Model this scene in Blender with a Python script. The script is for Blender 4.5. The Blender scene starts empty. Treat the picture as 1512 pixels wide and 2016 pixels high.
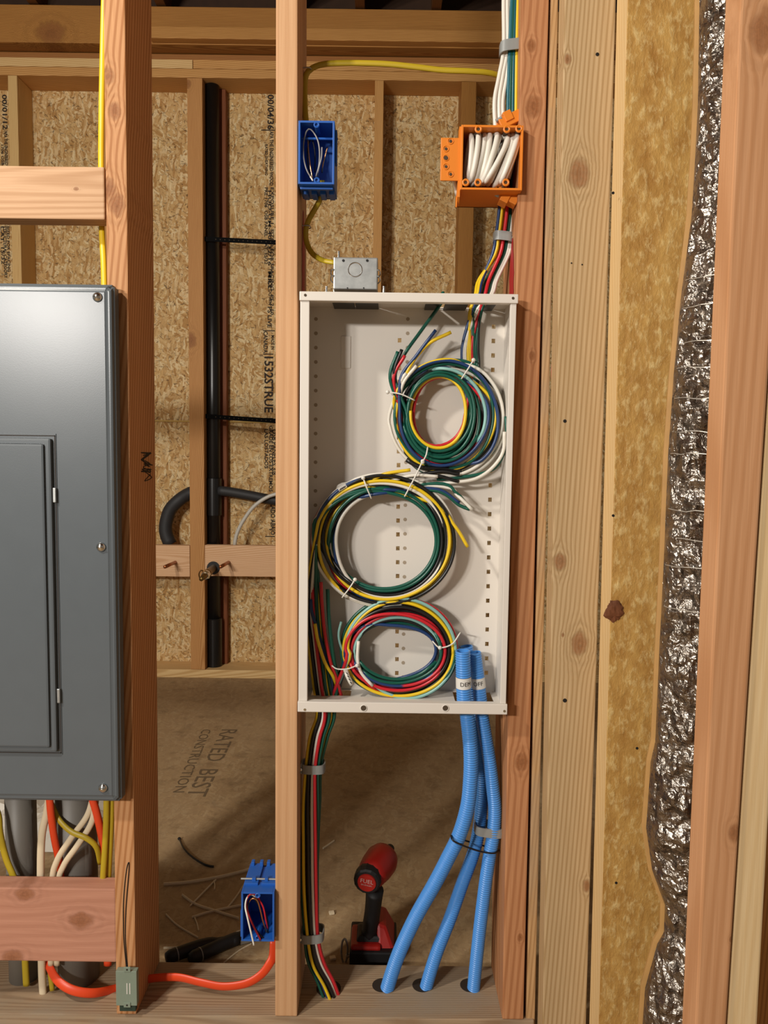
import bpy, bmesh, math, random
from mathutils import Vector, Matrix, noise as mnoise
from math import sin, cos, pi, radians, tan, sqrt, exp
S = bpy.context.scene
COL = S.collection
random.seed(7)

# ------------------------------------------------------------------ camera
FPX = 1472.0
TILT, ROLL = radians(4.4), radians(.77)
CAM = Vector((0, -1.26, 1.04))
FW = Vector((0, cos(TILT), -sin(TILT)))
R0 = Vector((1, 0, 0)); U0 = Vector((0, sin(TILT), cos(TILT)))
RT = R0*cos(ROLL) + U0*sin(ROLL)
UP = U0*cos(ROLL) - R0*sin(ROLL)
cd = bpy.data.cameras.new('camera'); cam = bpy.data.objects.new('camera', cd); COL.objects.link(cam)
cd.sensor_fit = 'VERTICAL'; cd.sensor_height = 36; cd.sensor_width = 27
cd.lens = FPX/2016*36; cd.clip_start = .02
m3 = Matrix((RT, UP, -FW)).transposed()
cam.matrix_world = Matrix.Translation(CAM) @ m3.to_4x4()
S.camera = cam

# ------------------------------------------------------------------ light
W = bpy.data.worlds.new('world'); S.world = W; W.use_nodes = True
W.node_tree.nodes['Background'].inputs[0].default_value = (1.0, .88, .74, 1)
W.node_tree.nodes['Background'].inputs[1].default_value = .22
def area(name, loc, target, size, power, col):
    l = bpy.data.lights.new(name, 'AREA'); l.shape = 'RECTANGLE'; l.size = size[0]; l.size_y = size[1]
    l.energy = power; l.color = col
    o = bpy.data.objects.new(name, l); COL.objects.link(o); o.location = loc
    d = Vector(target) - Vector(loc); o.rotation_euler = d.to_track_quat('-Z', 'Y').to_euler()
    return o
area('work_light', (-1.72, -2.9, 1.80), (0, .4, 1.1), (.24, .15), 66, (1, .95, .89))
area('work_light', (-2.12, -2.9, 1.86), (0, .4, 1.1), (.2, .13), 36, (1, .95, .89))
area('ceiling_lamp', (-1.42, -1.2, 2.42), (0, .6, .9), (.12, .12), 40, (1, .93, .83))
S.view_settings.view_transform = 'Standard'; S.view_settings.look = 'None'
S.view_settings.gamma = 1; S.view_settings.use_curve_mapping = False
S.view_settings.exposure = -.30

# ------------------------------------------------------------------ pixel helpers
def ray(px, py): return FW + RT*((px-756)/FPX) - UP*((py-1008)/FPX)
def at(px, py, Y):
    d = ray(px, py); return CAM + d*((Y-CAM.y)/d.y)
def atz(px, py, z=0.):
    d = ray(px, py); return CAM + d*((z-CAM.z)/d.z)
def hexc(h, k=1.0):
    h = h.lstrip('#'); c = [int(h[i:i+2], 16)/255 for i in (0, 2, 4)]
    return tuple(k*((v/12.92) if v <= .04045 else ((v+.055)/1.055)**2.4) for v in c) + (1,)

# ------------------------------------------------------------------ node helpers
class NT:
    def __init__(s, name):
        s.m = bpy.data.materials.new(name); s.m.use_nodes = True
        s.t = s.m.node_tree; s.n = s.t.nodes; s.b = s.n['Principled BSDF']
    def add(s, typ, **kw):
        n = s.n.new(typ)
        for k, v in kw.items(): setattr(n, k, v)
        return n
    def link(s, a, b): s.t.links.new(a, b)
    def setin(s, node, key, v):
        if isinstance(v, bpy.types.NodeSocket): s.link(v, node.inputs[key])
        else: node.inputs[key].default_value = v
    def math(s, op, a, b=0.5, c=None):
        n = s.add('ShaderNodeMath', operation=op); s.setin(n, 0, a); s.setin(n, 1, b)
        if c is not None: s.setin(n, 2, c)
        return n.outputs[0]
    def vmath(s, op, a, b):
        n = s.add('ShaderNodeVectorMath', operation=op); s.setin(n, 0, a); s.setin(n, 1, b)
        return n.outputs[0]
    def mix(s, f, a, b, blend='MIX'):
        n = s.add('ShaderNodeMix', data_type='RGBA', blend_type=blend)
        s.setin(n, 0, f); s.setin(n, 6, a); s.setin(n, 7, b); return n.outputs[2]
    def noise(s, vec, scale=5., detail=2., rough=.5, dist=0.):
        n = s.add('ShaderNodeTexNoise'); s.setin(n, 'Vector', vec); n.inputs['Scale'].default_value = scale
        n.inputs['Detail'].default_value = detail; n.inputs['Roughness'].default_value = rough
        n.inputs['Distortion'].default_value = dist; return n
    def mapping(s, vec, loc=(0, 0, 0), rot=(0, 0, 0), sc=(1, 1, 1)):
        n = s.add('ShaderNodeMapping'); s.setin(n, 'Vector', vec)
        n.inputs['Location'].default_value = loc; n.inputs['Rotation'].default_value = rot; n.inputs['Scale'].default_value = sc
        return n.outputs[0]
    def ramp(s, fac, stops, interp='LINEAR'):
        n = s.add('ShaderNodeValToRGB'); s.setin(n, 0, fac); cr = n.color_ramp; cr.interpolation = interp
        while len(cr.elements) < len(stops): cr.elements.new(.5)
        for e, (p, c) in zip(cr.elements, stops):
            e.position = p; e.color = c if hasattr(c, '__len__') else (c, c, c, 1)
        return n.outputs[0]
    def bump(s, h, st=.3, dist=.001):
        n = s.add('ShaderNodeBump'); s.setin(n, 'Height', h); n.inputs['Strength'].default_value = st
        n.inputs['Distance'].default_value = dist; s.link(n.outputs[0], s.b.inputs['Normal'])
    def coords(s): return s.add('ShaderNodeTexCoord').outputs['Object']

def plain(name, col, rough=.5, metal=0., bump=0., bscale=300, vary=.0, coat=0., spec=.5):
    t = NT(name); c = hexc(col) if isinstance(col, str) else col
    if vary:
        nz = t.noise(t.coords(), 25, 3).outputs[0]
        d = tuple(v*(1-vary) for v in c[:3])+(1,); u = tuple(min(1, v*(1+vary)) for v in c[:3])+(1,)
        t.link(t.mix(nz, d, u), t.b.inputs['Base Color'])
    else: t.b.inputs['Base Color'].default_value = c
    t.b.inputs['Roughness'].default_value = rough; t.b.inputs['Metallic'].default_value = metal
    t.b.inputs['Coat Weight'].default_value = coat; t.b.inputs['Specular IOR Level'].default_value = spec
    if bump: t.bump(t.noise(t.coords(), bscale, 2).outputs[0], bump, .0006)
    return t.m

_wseed = [0]
def wood(light, dark, axis='Z', knots=(), ring=60, center=(.05, .06), tilt=.03, rough=.62, mottled=0., contrast=1.):
    """sawn lumber; knots = list of (u, along, radius) in the object's own coordinates"""
    _wseed[0] += 1; sd = _wseed[0]*1.37
    t = NT('sawn_lumber'); co = t.coords()
    sep = t.add('ShaderNodeSeparateXYZ'); t.link(co, sep.inputs[0])
    if axis == 'Z': ax, ay, az = sep.outputs[0], sep.outputs[1], sep.outputs[2]
    elif axis == 'X': ax, ay, az = sep.outputs[2], sep.outputs[1], sep.outputs[0]
    else: ax, ay, az = sep.outputs[0], sep.outputs[2], sep.outputs[1]
    L, D = hexc(light), hexc(dark)
    cmb = t.add('ShaderNodeCombineXYZ'); t.link(ax, cmb.inputs[0]); t.link(ay, cmb.inputs[1]); t.link(az, cmb.inputs[2])
    p = cmb.outputs[0]
    core = None; ringk = None; msum = None; push = None
    for (ku, kv, kr) in knots:
        dx = t.math('SUBTRACT', ax, ku); dz = t.math('MULTIPLY', t.math('SUBTRACT', az, kv), .72)
        d2 = t.math('ADD', t.math('MULTIPLY', dx, dx), t.math('MULTIPLY', dz, dz))
        d = t.math('SQRT', d2)
        wob = t.math('MULTIPLY', t.math('SUBTRACT', t.noise(p, 70, 2).outputs[0], .5), kr*.9)
        dn = t.math('DIVIDE', t.math('ADD', d, wob), kr)
        m = t.math('POWER', 2.718, t.math('MULTIPLY', t.math('MULTIPLY', dn, dn), -.28))
        # grain flows round the knot
        ps = t.math('MULTIPLY', t.math('MULTIPLY', m, kr*1.5), t.math('SIGN', dx))
        push = ps if push is None else t.math('ADD', push, ps)
        c = t.math('SUBTRACT', 1.25, dn); c = t.math('MULTIPLY', c, 2.2)
        n = t.add('ShaderNodeClamp'); t.link(c, n.inputs[0]); c = n.outputs[0]
        rk = t.math('MULTIPLY', t.math('ADD', t.math('SINE', t.math('MULTIPLY', dn, 7.)), 1.), .5)
        rk = t.math('MULTIPLY', rk, m)
        core = c if core is None else t.math('MAXIMUM', core, c)
        ringk = rk if ringk is None else t.math('MAXIMUM', ringk, rk)
    if push is not None:
        cmb2 = t.add('ShaderNodeCombineXYZ'); t.link(t.math('SUBTRACT', ax, push), cmb2.inputs[0])
        t.link(ay, cmb2.inputs[1]); t.link(az, cmb2.inputs[2]); p2 = cmb2.outputs[0]
    else: p2 = p
    oi = t.add('ShaderNodeObjectInfo')
    off = t.vmath('MULTIPLY', oi.outputs['Random'], (.02, .015, 9.))
    p2 = t.vmath('ADD', p2, off)
    q = t.mapping(p2, (center[0], center[1], sd), (tilt, -tilt*1.3, 0), (1, 1, 1))
    q = t.mapping(q, sc=(1, 1, .07))
    w = t.add('ShaderNodeTexWave', wave_type='RINGS', rings_direction='Z')
    t.link(q, w.inputs['Vector']); w.inputs['Scale'].default_value = ring
    w.inputs['Distortion'].default_value = 5.; w.inputs['Detail'].default_value = 2.5
    w.inputs['Detail Scale'].default_value = .22; w.inputs['Detail Roughness'].default_value = .55
    g = t.ramp(w.outputs['Fac'], [(0, 0.), (.45, .12), (.85, .8*contrast), (1, .95*contrast)])
    fib = t.noise(t.mapping(p2, sc=(420, 420, 9)), 1, 3, .6).outputs[0]
    blot = t.noise(t.mapping(p2, sc=(14, 14, 2.2)), 1, 3, .6).outputs[0]
    gg = t.math('MULTIPLY', g, t.math('ADD', .35, t.math('MULTIPLY', blot, .9)))
    c = t.mix(gg, L, D)
    c = t.mix(t.ramp(fib, [(.3, 0.), (.75, .45)]), c, D)
    c = t.mix(t.ramp(blot, [(.35, 0.), (.8, .35)]), c, tuple(a*.55+b*.45 for a, b in zip(D, L)))
    if mottled:
        mt = t.noise(t.mapping(p2, sc=(9, 9, 4)), 1, 5, .7).outputs[0]
        c = t.mix(t.ramp(mt, [(.45, 0.), (.62, mottled)]), c, hexc('#9b8b76'))
    if core is not None:
        c = t.mix(t.math('MULTIPLY', ringk, .38), c, tuple(v*.5 for v in D[:3])+(1,))
        kn = t.noise(p, 260, 3, .7).outputs[0]
        kc = t.mix(kn, hexc('#4a2810'), hexc('#a8673a'))
        c = t.mix(t.math('MULTIPLY', core, .62), c, kc)
    t.link(c, t.b.inputs['Base Color']); t.b.inputs['Roughness'].default_value = rough
    t.b.inputs['Specular IOR Level'].default_value = .25
    t.bump(t.math('ADD', t.math('MULTIPLY', g, .5), fib), .35, .0006)
    return t.m

def osb(name, axes='XZ', tints=None, rough=.7, dirt=0.):
    t = NT(name); co = t.coords()
    sep = t.add('ShaderNodeSeparateXYZ'); t.link(co, sep.inputs[0])
    cmb = t.add('ShaderNodeCombineXYZ')
    a, b = {'XZ': (0, 2), 'XY': (0, 1)}[axes]
    t.link(sep.outputs[a], cmb.inputs[0]); t.link(sep.outputs[b], cmb.inputs[1]); p = cmb.outputs[0]
    wv = t.vmath('SUBTRACT', t.noise(p, 9, 3).outputs['Color'], (.5, .5, .5))
    p = t.vmath('ADD', p, t.vmath('MULTIPLY', wv, (.05, .05, 0)))
    tints = tints or ['#e6c894', '#cfa970', '#dcba80', '#bb9055', '#eed6a4', '#d6b074']
    st = [(i/(len(tints)), hexc(x)) for i, x in enumerate(tints)]
    col = None; edge = None
    for i, (ang, sx, sy) in enumerate([(8, 18, 62), (63, 22, 85), (118, 20, 76), (160, 28, 100), (38, 34, 130), (95, 30, 110)]):
        q = t.mapping(t.mapping(p, (i*3.1, i*1.7, 0), (0, 0, radians(ang))), sc=(sx, sy, 1))
        v = t.add('ShaderNodeTexVoronoi', voronoi_dimensions='2D'); t.link(q, v.inputs['Vector']); v.inputs['Scale'].default_value = 1
        s2 = t.add('ShaderNodeSeparateColor'); t.link(v.outputs['Color'], s2.inputs[0])
        c = t.ramp(s2.outputs[0], st, 'CONSTANT')
        fb = t.noise(t.mapping(q, sc=(.6, 7, 1)), 1, 2).outputs[0]
        c = t.mix(t.ramp(fb, [(.35, 0.), (.8, .5)]), c, hexc('#8a6236'))
        dk = t.ramp(v.outputs['Distance'], [(.6, 0.), (.95, .4)])
        c = t.mix(dk, c, hexc('#4e3114'))
        if col is None: col = c
        else:
            mk = t.ramp(s2.outputs[1], [(.0, 0.), (.52, 0.), (.56, 1.)], 'LINEAR')
            col = t.mix(mk, col, c)
    for ang, sx, sy, th in ((35, 34, 120, .645), (75, 40, 150, .65), (120, 38, 130, .65), (165, 34, 120, .645), (5, 40, 130, .66)):
        n = t.noise(t.mapping(t.mapping(p, (ang, 0, 0), (0, 0, radians(ang))), sc=(sx, sy, 1)), 1, 2, .5, .8).outputs[0]
        col = t.mix(t.ramp(n, [(th, 0.), (th+.05, .6)]), col, hexc('#3e2610'))
    if dirt:
        d1 = t.noise(p, 3.2, 5, .65).outputs[0]
        col = t.mix(t.ramp(d1, [(.35, dirt), (.65, dirt*.75)]), col, hexc('#a68c6a'))
        d2 = t.noise(p, 14, 5, .7).outputs[0]
        col = t.mix(t.ramp(d2, [(.52, 0.), (.72, .5)]), col, hexc('#54402a'))
        d3 = t.noise(t.mapping(p, (5, 9, 0)), 7, 6, .75).outputs[0]
        col = t.mix(t.ramp(d3, [(.60, 0.), (.74, .45)]), col, hexc('#b4a080'))
    t.link(col, t.b.inputs['Base Color']); t.b.inputs['Roughness'].default_value = rough
    t.b.inputs['Specular IOR Level'].default_value = .3
    t.bump(t.noise(t.mapping(p, sc=(40, 120, 1)), 1, 3).outputs[0], .3, .002)
    return t.m

# ------------------------------------------------------------------ object helpers
ORG = {}
def finish(name, verts, faces, mat, parent=None, org=None, smooth=False, mats=None, fmats=None):
    me = bpy.data.meshes.new(name)
    if org is None:
        if parent is not None: org = ORG[parent.name]
        else:
            xs = [v[0] for v in verts]; ys = [v[1] for v in verts]; zs = [v[2] for v in verts]
            org = Vector(((min(xs)+max(xs))/2, (min(ys)+max(ys))/2, min(zs)))
    org = Vector(org)
    me.from_pydata([tuple(Vector(v)-org) for v in verts], [], faces)
    for m in (mats or [mat]): me.materials.append(m)
    if fmats:
        for p, i in zip(me.polygons, fmats): p.material_index = i
    if smooth: me.polygons.foreach_set('use_smooth', [True]*len(me.polygons))
    me.update()
    o = bpy.data.objects.new(name, me); COL.objects.link(o)
    ORG[o.name] = org
    if parent is not None:
        o.parent = parent; o.location = org - ORG[parent.name]
    else: o.location = org
    return o
def tag(o, label=None, cat=None, group=None, kind=None):
    if label: o['label'] = label
    if cat: o['category'] = cat
    if group: o['group'] = group
    if kind: o['kind'] = kind
    return o
def empty(name, loc, label, cat, group=None):
    o = bpy.data.objects.new(name, None); COL.objects.link(o); o.location = loc; o.empty_display_size = .02
    ORG[o.name] = Vector(loc); return tag(o, label, cat, group)

class MB:
    def __init__(s): s.v = []; s.f = []; s.fm = []; s.cur = 0
    def _add(s, vs, fs):
        k = len(s.v); s.v += [Vector(v) for v in vs]; s.f += [tuple(i+k for i in f) for f in fs]; s.fm += [s.cur]*len(fs); return s
    def hexa(s, q0, q1, bevel=0.):
        """two quads (4 points each, same winding) joined"""
        if bevel:
            bm = bmesh.new(); vs = [bm.verts.new(v) for v in list(q0)+list(q1)]
            for f in ((3,2,1,0),(4,5,6,7),(0,1,5,4),(1,2,6,5),(2,3,7,6),(3,0,4,7)): bm.faces.new([vs[i] for i in f])
            bmesh.ops.recalc_face_normals(bm, faces=bm.faces)
            bmesh.ops.bevel(bm, geom=list(bm.edges), offset=bevel, segments=2, affect='EDGES', profile=.6)
            bm.verts.index_update(); s._add([v.co.copy() for v in bm.verts], [[v.index for v in f.verts] for f in bm.faces]); bm.free()
        else:
            s._add(list(q0)+list(q1), [(3,2,1,0),(4,5,6,7),(0,1,5,4),(1,2,6,5),(2,3,7,6),(3,0,4,7)])
        return s
    def box(s, a, b, bevel=0.):
        x0, y0, z0 = a; x1, y1, z1 = b
        return s.hexa([(x0,y0,z0),(x1,y0,z0),(x1,y1,z0),(x0,y1,z0)], [(x0,y0,z1),(x1,y0,z1),(x1,y1,z1),(x0,y1,z1)], bevel)
    def obox(s, c, ux, uy, uz, hx, hy, hz, bevel=0.):
        c = Vector(c); ux = Vector(ux).normalized()*hx; uy = Vector(uy).normalized()*hy; uz = Vector(uz).normalized()*hz
        q = lambda z: [c-ux-uy+z, c+ux-uy+z, c+ux+uy+z, c-ux+uy+z]
        return s.hexa(q(-uz), q(uz), bevel)
    def ringpath(s, pts, prof, closed=False, caps=True):
        """sweep; prof(i, n, b) -> list of points around pts[i]"""
        n = len(pts); T = []
        for i in range(n):
            a = pts[(i-1) % n] if (closed or i > 0) else pts[i]; b = pts[(i+1) % n] if (closed or i < n-1) else pts[i]
            d = (b-a); T.append(d.normalized() if d.length > 1e-9 else Vector((0, 0, 1)))
        nrm = Vector((0, -1, 0))
        if abs(T[0].dot(nrm)) > .95: nrm = Vector((1, 0, 0))
        rings = []
        k0 = len(s.v); m = None
        for i in range(n):
            nrm = nrm - T[i]*nrm.dot(T[i])
            if nrm.length < 1e-6: nrm = T[i].orthogonal()
            nrm.normalize(); bn = T[i].cross(nrm)
            r = prof(i, nrm, bn); m = len(r); rings += r
        fs = []
        for i in range(n if closed else n-1):
            j = (i+1) % n
            for k in range(m):
                fs.append((i*m+k, i*m+(k+1) % m, j*m+(k+1) % m, j*m+k))
        if not closed and caps:
            fs.append(tuple(range(m-1, -1, -1))); fs.append(tuple((n-1)*m+k for k in range(m)))
        s._add(rings, fs); return s
    def tube(s, pts, r, n=8, flat=(1, 1), closed=False, caps=True):
        pts = [Vector(p) for p in pts]
        cs = [(cos(2*pi*k/n), sin(2*pi*k/n)) for k in range(n)]
        rr = r if callable(r) else (lambda i: r)
        return s.ringpath(pts, lambda i, a, b: [pts[i]+a*(c*rr(i)*flat[0])+b*(d*rr(i)*flat[1]) for c, d in cs], closed, caps)
    def cyl(s, a, b, r0, r1=None, n=20):
        r1 = r0 if r1 is None else r1
        a, b = Vector(a), Vector(b)
        return s.tube([a, b], lambda i: (r0, r1)[i], n)
    def lathe(s, a, axis, prof, n=24):
        """prof list of (dist along axis, radius)"""
        a = Vector(a); axis = Vector(axis).normalized()
        pts = [a+axis*d for d, r in prof]
        u = axis.orthogonal().normalized(); w = axis.cross(u)
        vs = []; fs = []
        for (d, r) in prof:
            for k in range(n): vs.append(a+axis*d+(u*cos(2*pi*k/n)+w*sin(2*pi*k/n))*max(r, 1e-5))
        for i in range(len(prof)-1):
            for k in range(n): fs.append((i*n+k, i*n+(k+1) % n, (i+1)*n+(k+1) % n, (i+1)*n+k))
        fs.append(tuple(range(n-1, -1, -1))); fs.append(tuple((len(prof)-1)*n+k for k in range(n)))
        return s._add(vs, fs)
    def sphere(s, c, r, n=12, sc=(1, 1, 1)):
        vs = []; fs = []; c = Vector(c)
        for i in range(n//2+1):
            a = pi*i/(n//2)
            for k in range(n): vs.append(c+Vector((r*sc[0]*sin(a)*cos(2*pi*k/n), r*sc[1]*sin(a)*sin(2*pi*k/n), r*sc[2]*cos(a))))
        for i in range(n//2):
            for k in range(n): fs.append((i*n+k, (i+1)*n+k, (i+1)*n+(k+1) % n, i*n+(k+1) % n))
        return s._add(vs, fs)
    def build(s, name, mat, parent=None, org=None, smooth=False, mats=None):
        return finish(name, s.v, s.f, mat, parent, org, smooth, mats, s.fm if mats else None)

def spline(pts, step=.006):
    """Catmull-Rom (centripetal-ish) through points"""
    P = [Vector(p) for p in pts]; P = [P[0]*2-P[1]] + P + [P[-1]*2-P[-2]]
    out = []
    for i in range(1, len(P)-2):
        a, b, c, d = P[i-1:i+3]; n = max(1, int((c-b).length/step))
        for k in range(n):
            t = k/n; out.append(.5*((2*b)+(c-a)*t+(2*a-5*b+4*c-d)*t*t+(3*b-a-3*c+d)*t**3))
    out.append(P[-2]); return out
def pp(lst): return [at(*p) for p in lst]

def lettering(text, size, org, xd, yd, mat, parent, name='printed_lettering', sx=1., shear=0., align='LEFT', bold=0.):
    cu = bpy.data.curves.new('txt', 'FONT'); cu.body = text; cu.size = size; cu.align_x = align; cu.shear = shear
    cu.resolution_u = 2; cu.offset = bold
    tmp = bpy.data.objects.new('txt', cu); COL.objects.link(tmp)
    dg = bpy.context.evaluated_depsgraph_get(); dg.update()
    me = bpy.data.meshes.new_from_object(tmp.evaluated_get(dg))
    xd = Vector(xd); yd = Vector(yd); org = Vector(org)
    vs = [org+xd*(v.co.x*sx)+yd*v.co.y for v in me.vertices]; fs = [tuple(p.vertices) for p in me.polygons]
    bpy.data.objects.remove(tmp); bpy.data.curves.remove(cu); bpy.data.meshes.remove(me)
    return finish(name, vs, fs, mat, parent)

def plank(name, TL, TR, BL, BR, Y, depth, zr, mat, bevel=.0025, px_knots=None, **wk):
    """vertical board: its left and right edges pass through the given photo points on the plane y=Y"""
    tl, tr, bl, br = at(*TL, Y), at(*TR, Y), at(*BL, Y), at(*BR, Y)
    def ex(a, b, z): f = (z-a.z)/(b.z-a.z); return a.x+(b.x-a.x)*f
    z0, z1 = zr
    q = lambda z: [(ex(bl, tl, z), Y, z), (ex(br, tr, z), Y, z), (ex(br, tr, z), Y+depth, z), (ex(bl, tl, z), Y+depth, z)]
    org = Vector(((bl.x+br.x)/2, Y+depth/2, z0))
    if isinstance(mat, tuple):
        kn = []
        for (a, b, r) in (px_knots or []):
            w = at(a, b, Y); kn.append((w.x-org.x, w.z-org.z, r*(Y-CAM.y)/FPX))
        mat = wood(mat[0], mat[1], 'Z', kn, **wk)
    return MB().hexa(q(z0), q(z1), bevel).build(name, mat, org=org)

def hboard(name, a, b, mat, px_knots=None, bevel=.0025, parent=None, **wk):
    org = Vector(((a[0]+b[0])/2, (a[1]+b[1])/2, min(a[2], b[2])))
    if isinstance(mat, tuple):
        kn = []
        for (u, v, r) in (px_knots or []):
            w = at(u, v, a[1]); kn.append((w.z-org.z, w.x-org.x, r*(a[1]-CAM.y)/FPX))
        mat = wood(mat[0], mat[1], 'X', kn, **wk)
    return MB().box(a, b, bevel).build(name, mat, parent=parent, org=org)

# ------------------------------------------------------------------ materials
FIR = ('#d9a067', '#b06a30'); BACK = ('#dba868', '#a8743a')
BACKP = ('#eccb92', '#c09458')
M_ink = plain('black_ink', '#2b2118', .8)
M_faint = plain('faded_ink', '#6b583f', .85)
M_pen = plain('pen_line', '#1d1712', .7)
M_red = plain('red_marker_paint', '#a3161c', .6)
M_white = plain('white_powder_coat', '#dcd5cb', .38, bump=.06, bscale=900)
M_hole = plain('dark_punched_hole', '#4a3c2c', .9); M_dim = plain('shallow_punched_dimple', '#a1917c', .8)
M_grey = plain('grey_panel_enamel', '#5a6064', .29, bump=.06, bscale=700, vary=.05, spec=.36)
M_chrome = plain('bright_zinc', '#d8d8d4', .18, 1.)
M_galv = NT('galvanised_steel')
_n = M_galv.noise(M_galv.coords(), 60, 4, .6).outputs[0]
M_galv.link(M_galv.mix(_n, hexc('#8b8d8c'), hexc('#c4c5c2')), M_galv.b.inputs['Base Color'])
M_galv.b.inputs['Metallic'].default_value = .75; M_galv.b.inputs['Roughness'].default_value = .42; M_galv = M_galv.m
M_blueb = plain('blue_box_plastic', '#1f5aae', .42, bump=.05)
M_orange = plain('orange_box_plastic', '#e0801f', .5, bump=.05)
M_clip = plain('grey_strap_plastic', '#8f9290', .35)
M_tie = plain('white_nylon', '#dcd9d0', .35)
M_cond = plain('blue_conduit_plastic', '#4f93dc', .33)
M_tape = plain('white_label_tape', '#dedad2', .6)
M_abs = plain('black_abs_plastic', '#161514', .3)
M_foam = plain('black_pipe_insulation', '#2b2b2c', .6)
M_pex = plain('translucent_white_tube', '#c9c4b8', .35)
M_copper = plain('aged_copper', '#a8673f', .35, .85, vary=.3)
M_brass = plain('dull_brass', '#8d7345', .35, .9, vary=.3)
M_pvc = plain('grey_pvc', '#77726a', .5, vary=.08)
M_strapb = plain('matt_black_strap', '#101010', .9, spec=.1)
M_bwire = plain('bare_copper_wire', '#d99a6a', .25, 1.)
CW = {'white': plain('white_cable_jacket', '#ddd8cc', .38), 'yellow': plain('yellow_cable_jacket', '#e3bf1e', .38),
      'blue': plain('blue_cable_jacket', '#1e3a68', .34), 'green': plain('green_cable_jacket', '#0f5343', .32),
      'black': plain('black_cable_jacket', '#171717', .36), 'red': plain('red_cable_jacket', '#c4222c', .34),
      'teal': plain('pale_teal_cable_jacket', '#86b5ae', .35), 'orange': plain('orange_cable_jacket', '#e2481f', .4),
      'oldyellow': plain('mustard_cable_jacket', '#b39a20', .45), 'cream': plain('cream_cable_jacket', '#d8c7a8', .45),
      'grey': plain('grey_wire', '#8e8a86', .4), 'dkteal': plain('dark_teal_cable_jacket', '#155e6b', .33)}

# ================================================================== STRUCTURE
YB = atz(430, 1335, 0).y                 # front faces of the far wall
XLW = -3.1
def zat_(py): return at(400, py, YB).z
fl = MB().box((-3.2, -3.2, -.02), (2.2, YB+.3, 0)).build('floor', osb('worn_subfloor', 'XY', dirt=.85, tints=['#bfa378', '#a98a5e', '#b5976c', '#947550', '#c9b28a', '#a48860'], rough=.55), org=(0, 0, 0))
tag(fl, kind='structure')
wb = MB().box((-3.2, YB+.14, 0), (2.2, YB+.155, 3.3)).build('wall_back', osb('osb_sheathing'), org=(0, YB+.14, 0))
tag(wb, kind='structure')
tag(MB().box((XLW, YB+.08, zat_(17)), (2.1, YB+.139, 3.29)).build('rim_board', plain('painted_shade_board', '#3a2413', .85, vary=.3)), 'added dark board standing for the shade above the big beam', 'wood board')  # dark board added to stand for the shade above the beam
ce = MB().box((-3.2, -3.2, 3.3), (2.2, YB+.3, 3.32)).build('ceiling', plain('shade_dark_subfloor', '#4a2e18', .8, vary=.2), org=(0, 0, 3.3))  # dark brown puts the unlit look of the ceiling into its colour
tag(ce, kind='structure')

# printed lettering on the sheathing (reads downwards)
YW = YB+.1385
def vtext(s, px, py0, py1, h, mat=M_ink):
    """vertical text reading downwards between two photo rows; px = baseline side"""
    a, b = at(px, py0, YW), at(px, py1, YW); L = abs(a.z-b.z)
    ntext = lettering(s, 1., (0, 0, 0), (1, 0, 0), (0, 0, 1), mat, wb, bold=.022)
    xs = [v.co.x for v in ntext.data.vertices]; w = max(xs)-min(xs); x0 = min(xs)
    hh = h*(YW-CAM.y)/FPX/.72
    for v in ntext.data.vertices:
        lx, lz = v.co.x-x0-(0), v.co.z
        base = ORG[wb.name]
        lx = (v.co.x + base.x - 0) ; lz = (v.co.z + base.z)
        X = (lx - (x0+base.x))/w*L
        v.co = Vector((a.x + lz*hh, YW, a.z - X)) - base
    return ntext
for s, px, y0, y1, h in [('00/04/36', 527, 186, 255, 12), ('APA THE ENGINEERED WOOD', 531, 258, 365, 7),
        ('RATED SHEATHING', 522, 284, 345, 5), ('EXPOSURE 1  SIZED FOR SPACING  PS 2-10', 533, 369, 620, 6),
        ('PRE 1706  OSB PANEL  CAT. 15/32', 521, 369, 520, 6), ('HUD-UM-40  32/16  MILL', 528, 375, 570, 6),
        ('THIS SIDE DOWN', 529, 528, 600, 6), ('PS LIVE', 527, 604, 645, 8), ('CANADA', 519, 652, 695, 8), ('MADE IN', 534, 660, 688, 6),
        ('1532STRUE 1', 521, 702, 826, 17), ('OSB PANELES 3/8', 536, 845, 935, 9), ('GRADE EN LOS EXTREMOS', 530, 838, 968, 7),
        ('LAS LOSTADOS', 521, 845, 922, 7), ('LADO ABAJO', 533, 992, 1053, 9),
        ('00/01/12', 4, 186, 255, 9), ('APA THE ENGINEERED', 8, 258, 325, 6), ('1706 OSB', 2, 285, 325, 5),
        ('SIZED FOR SPACING', 13, 445, 535, 5), ('STRUCTURAL CATEGORY', 6, 445, 548, 6), ('CAT. 15/32', 1, 445, 520, 6)]:
    vtext(s, px, y0, y1, h)
for (x0, x1, y) in ((518, 541, 651), (518, 538, 697), (522, 541, 1056), (514, 541, 256)):
    a, b = at(x0, y, YW), at(x1, y, YW)
    MB().box((a.x, YW-.0005, a.z-.002), (b.x, YW, a.z+.002)).build('printed_line', M_ink, parent=wb)
# panel seam with pale edge, seen between the studs
a = at(420, 830, YW)
MB().box((-1.6, YW-.003, a.z-.0035), (-.25, YW, a.z+.0035)).build('panel_seam', plain('pale_seam', '#c9a552', .6), parent=wb)

def zat(py, px=400, Y=None): return at(px, py, YB if Y is None else Y).z
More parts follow.
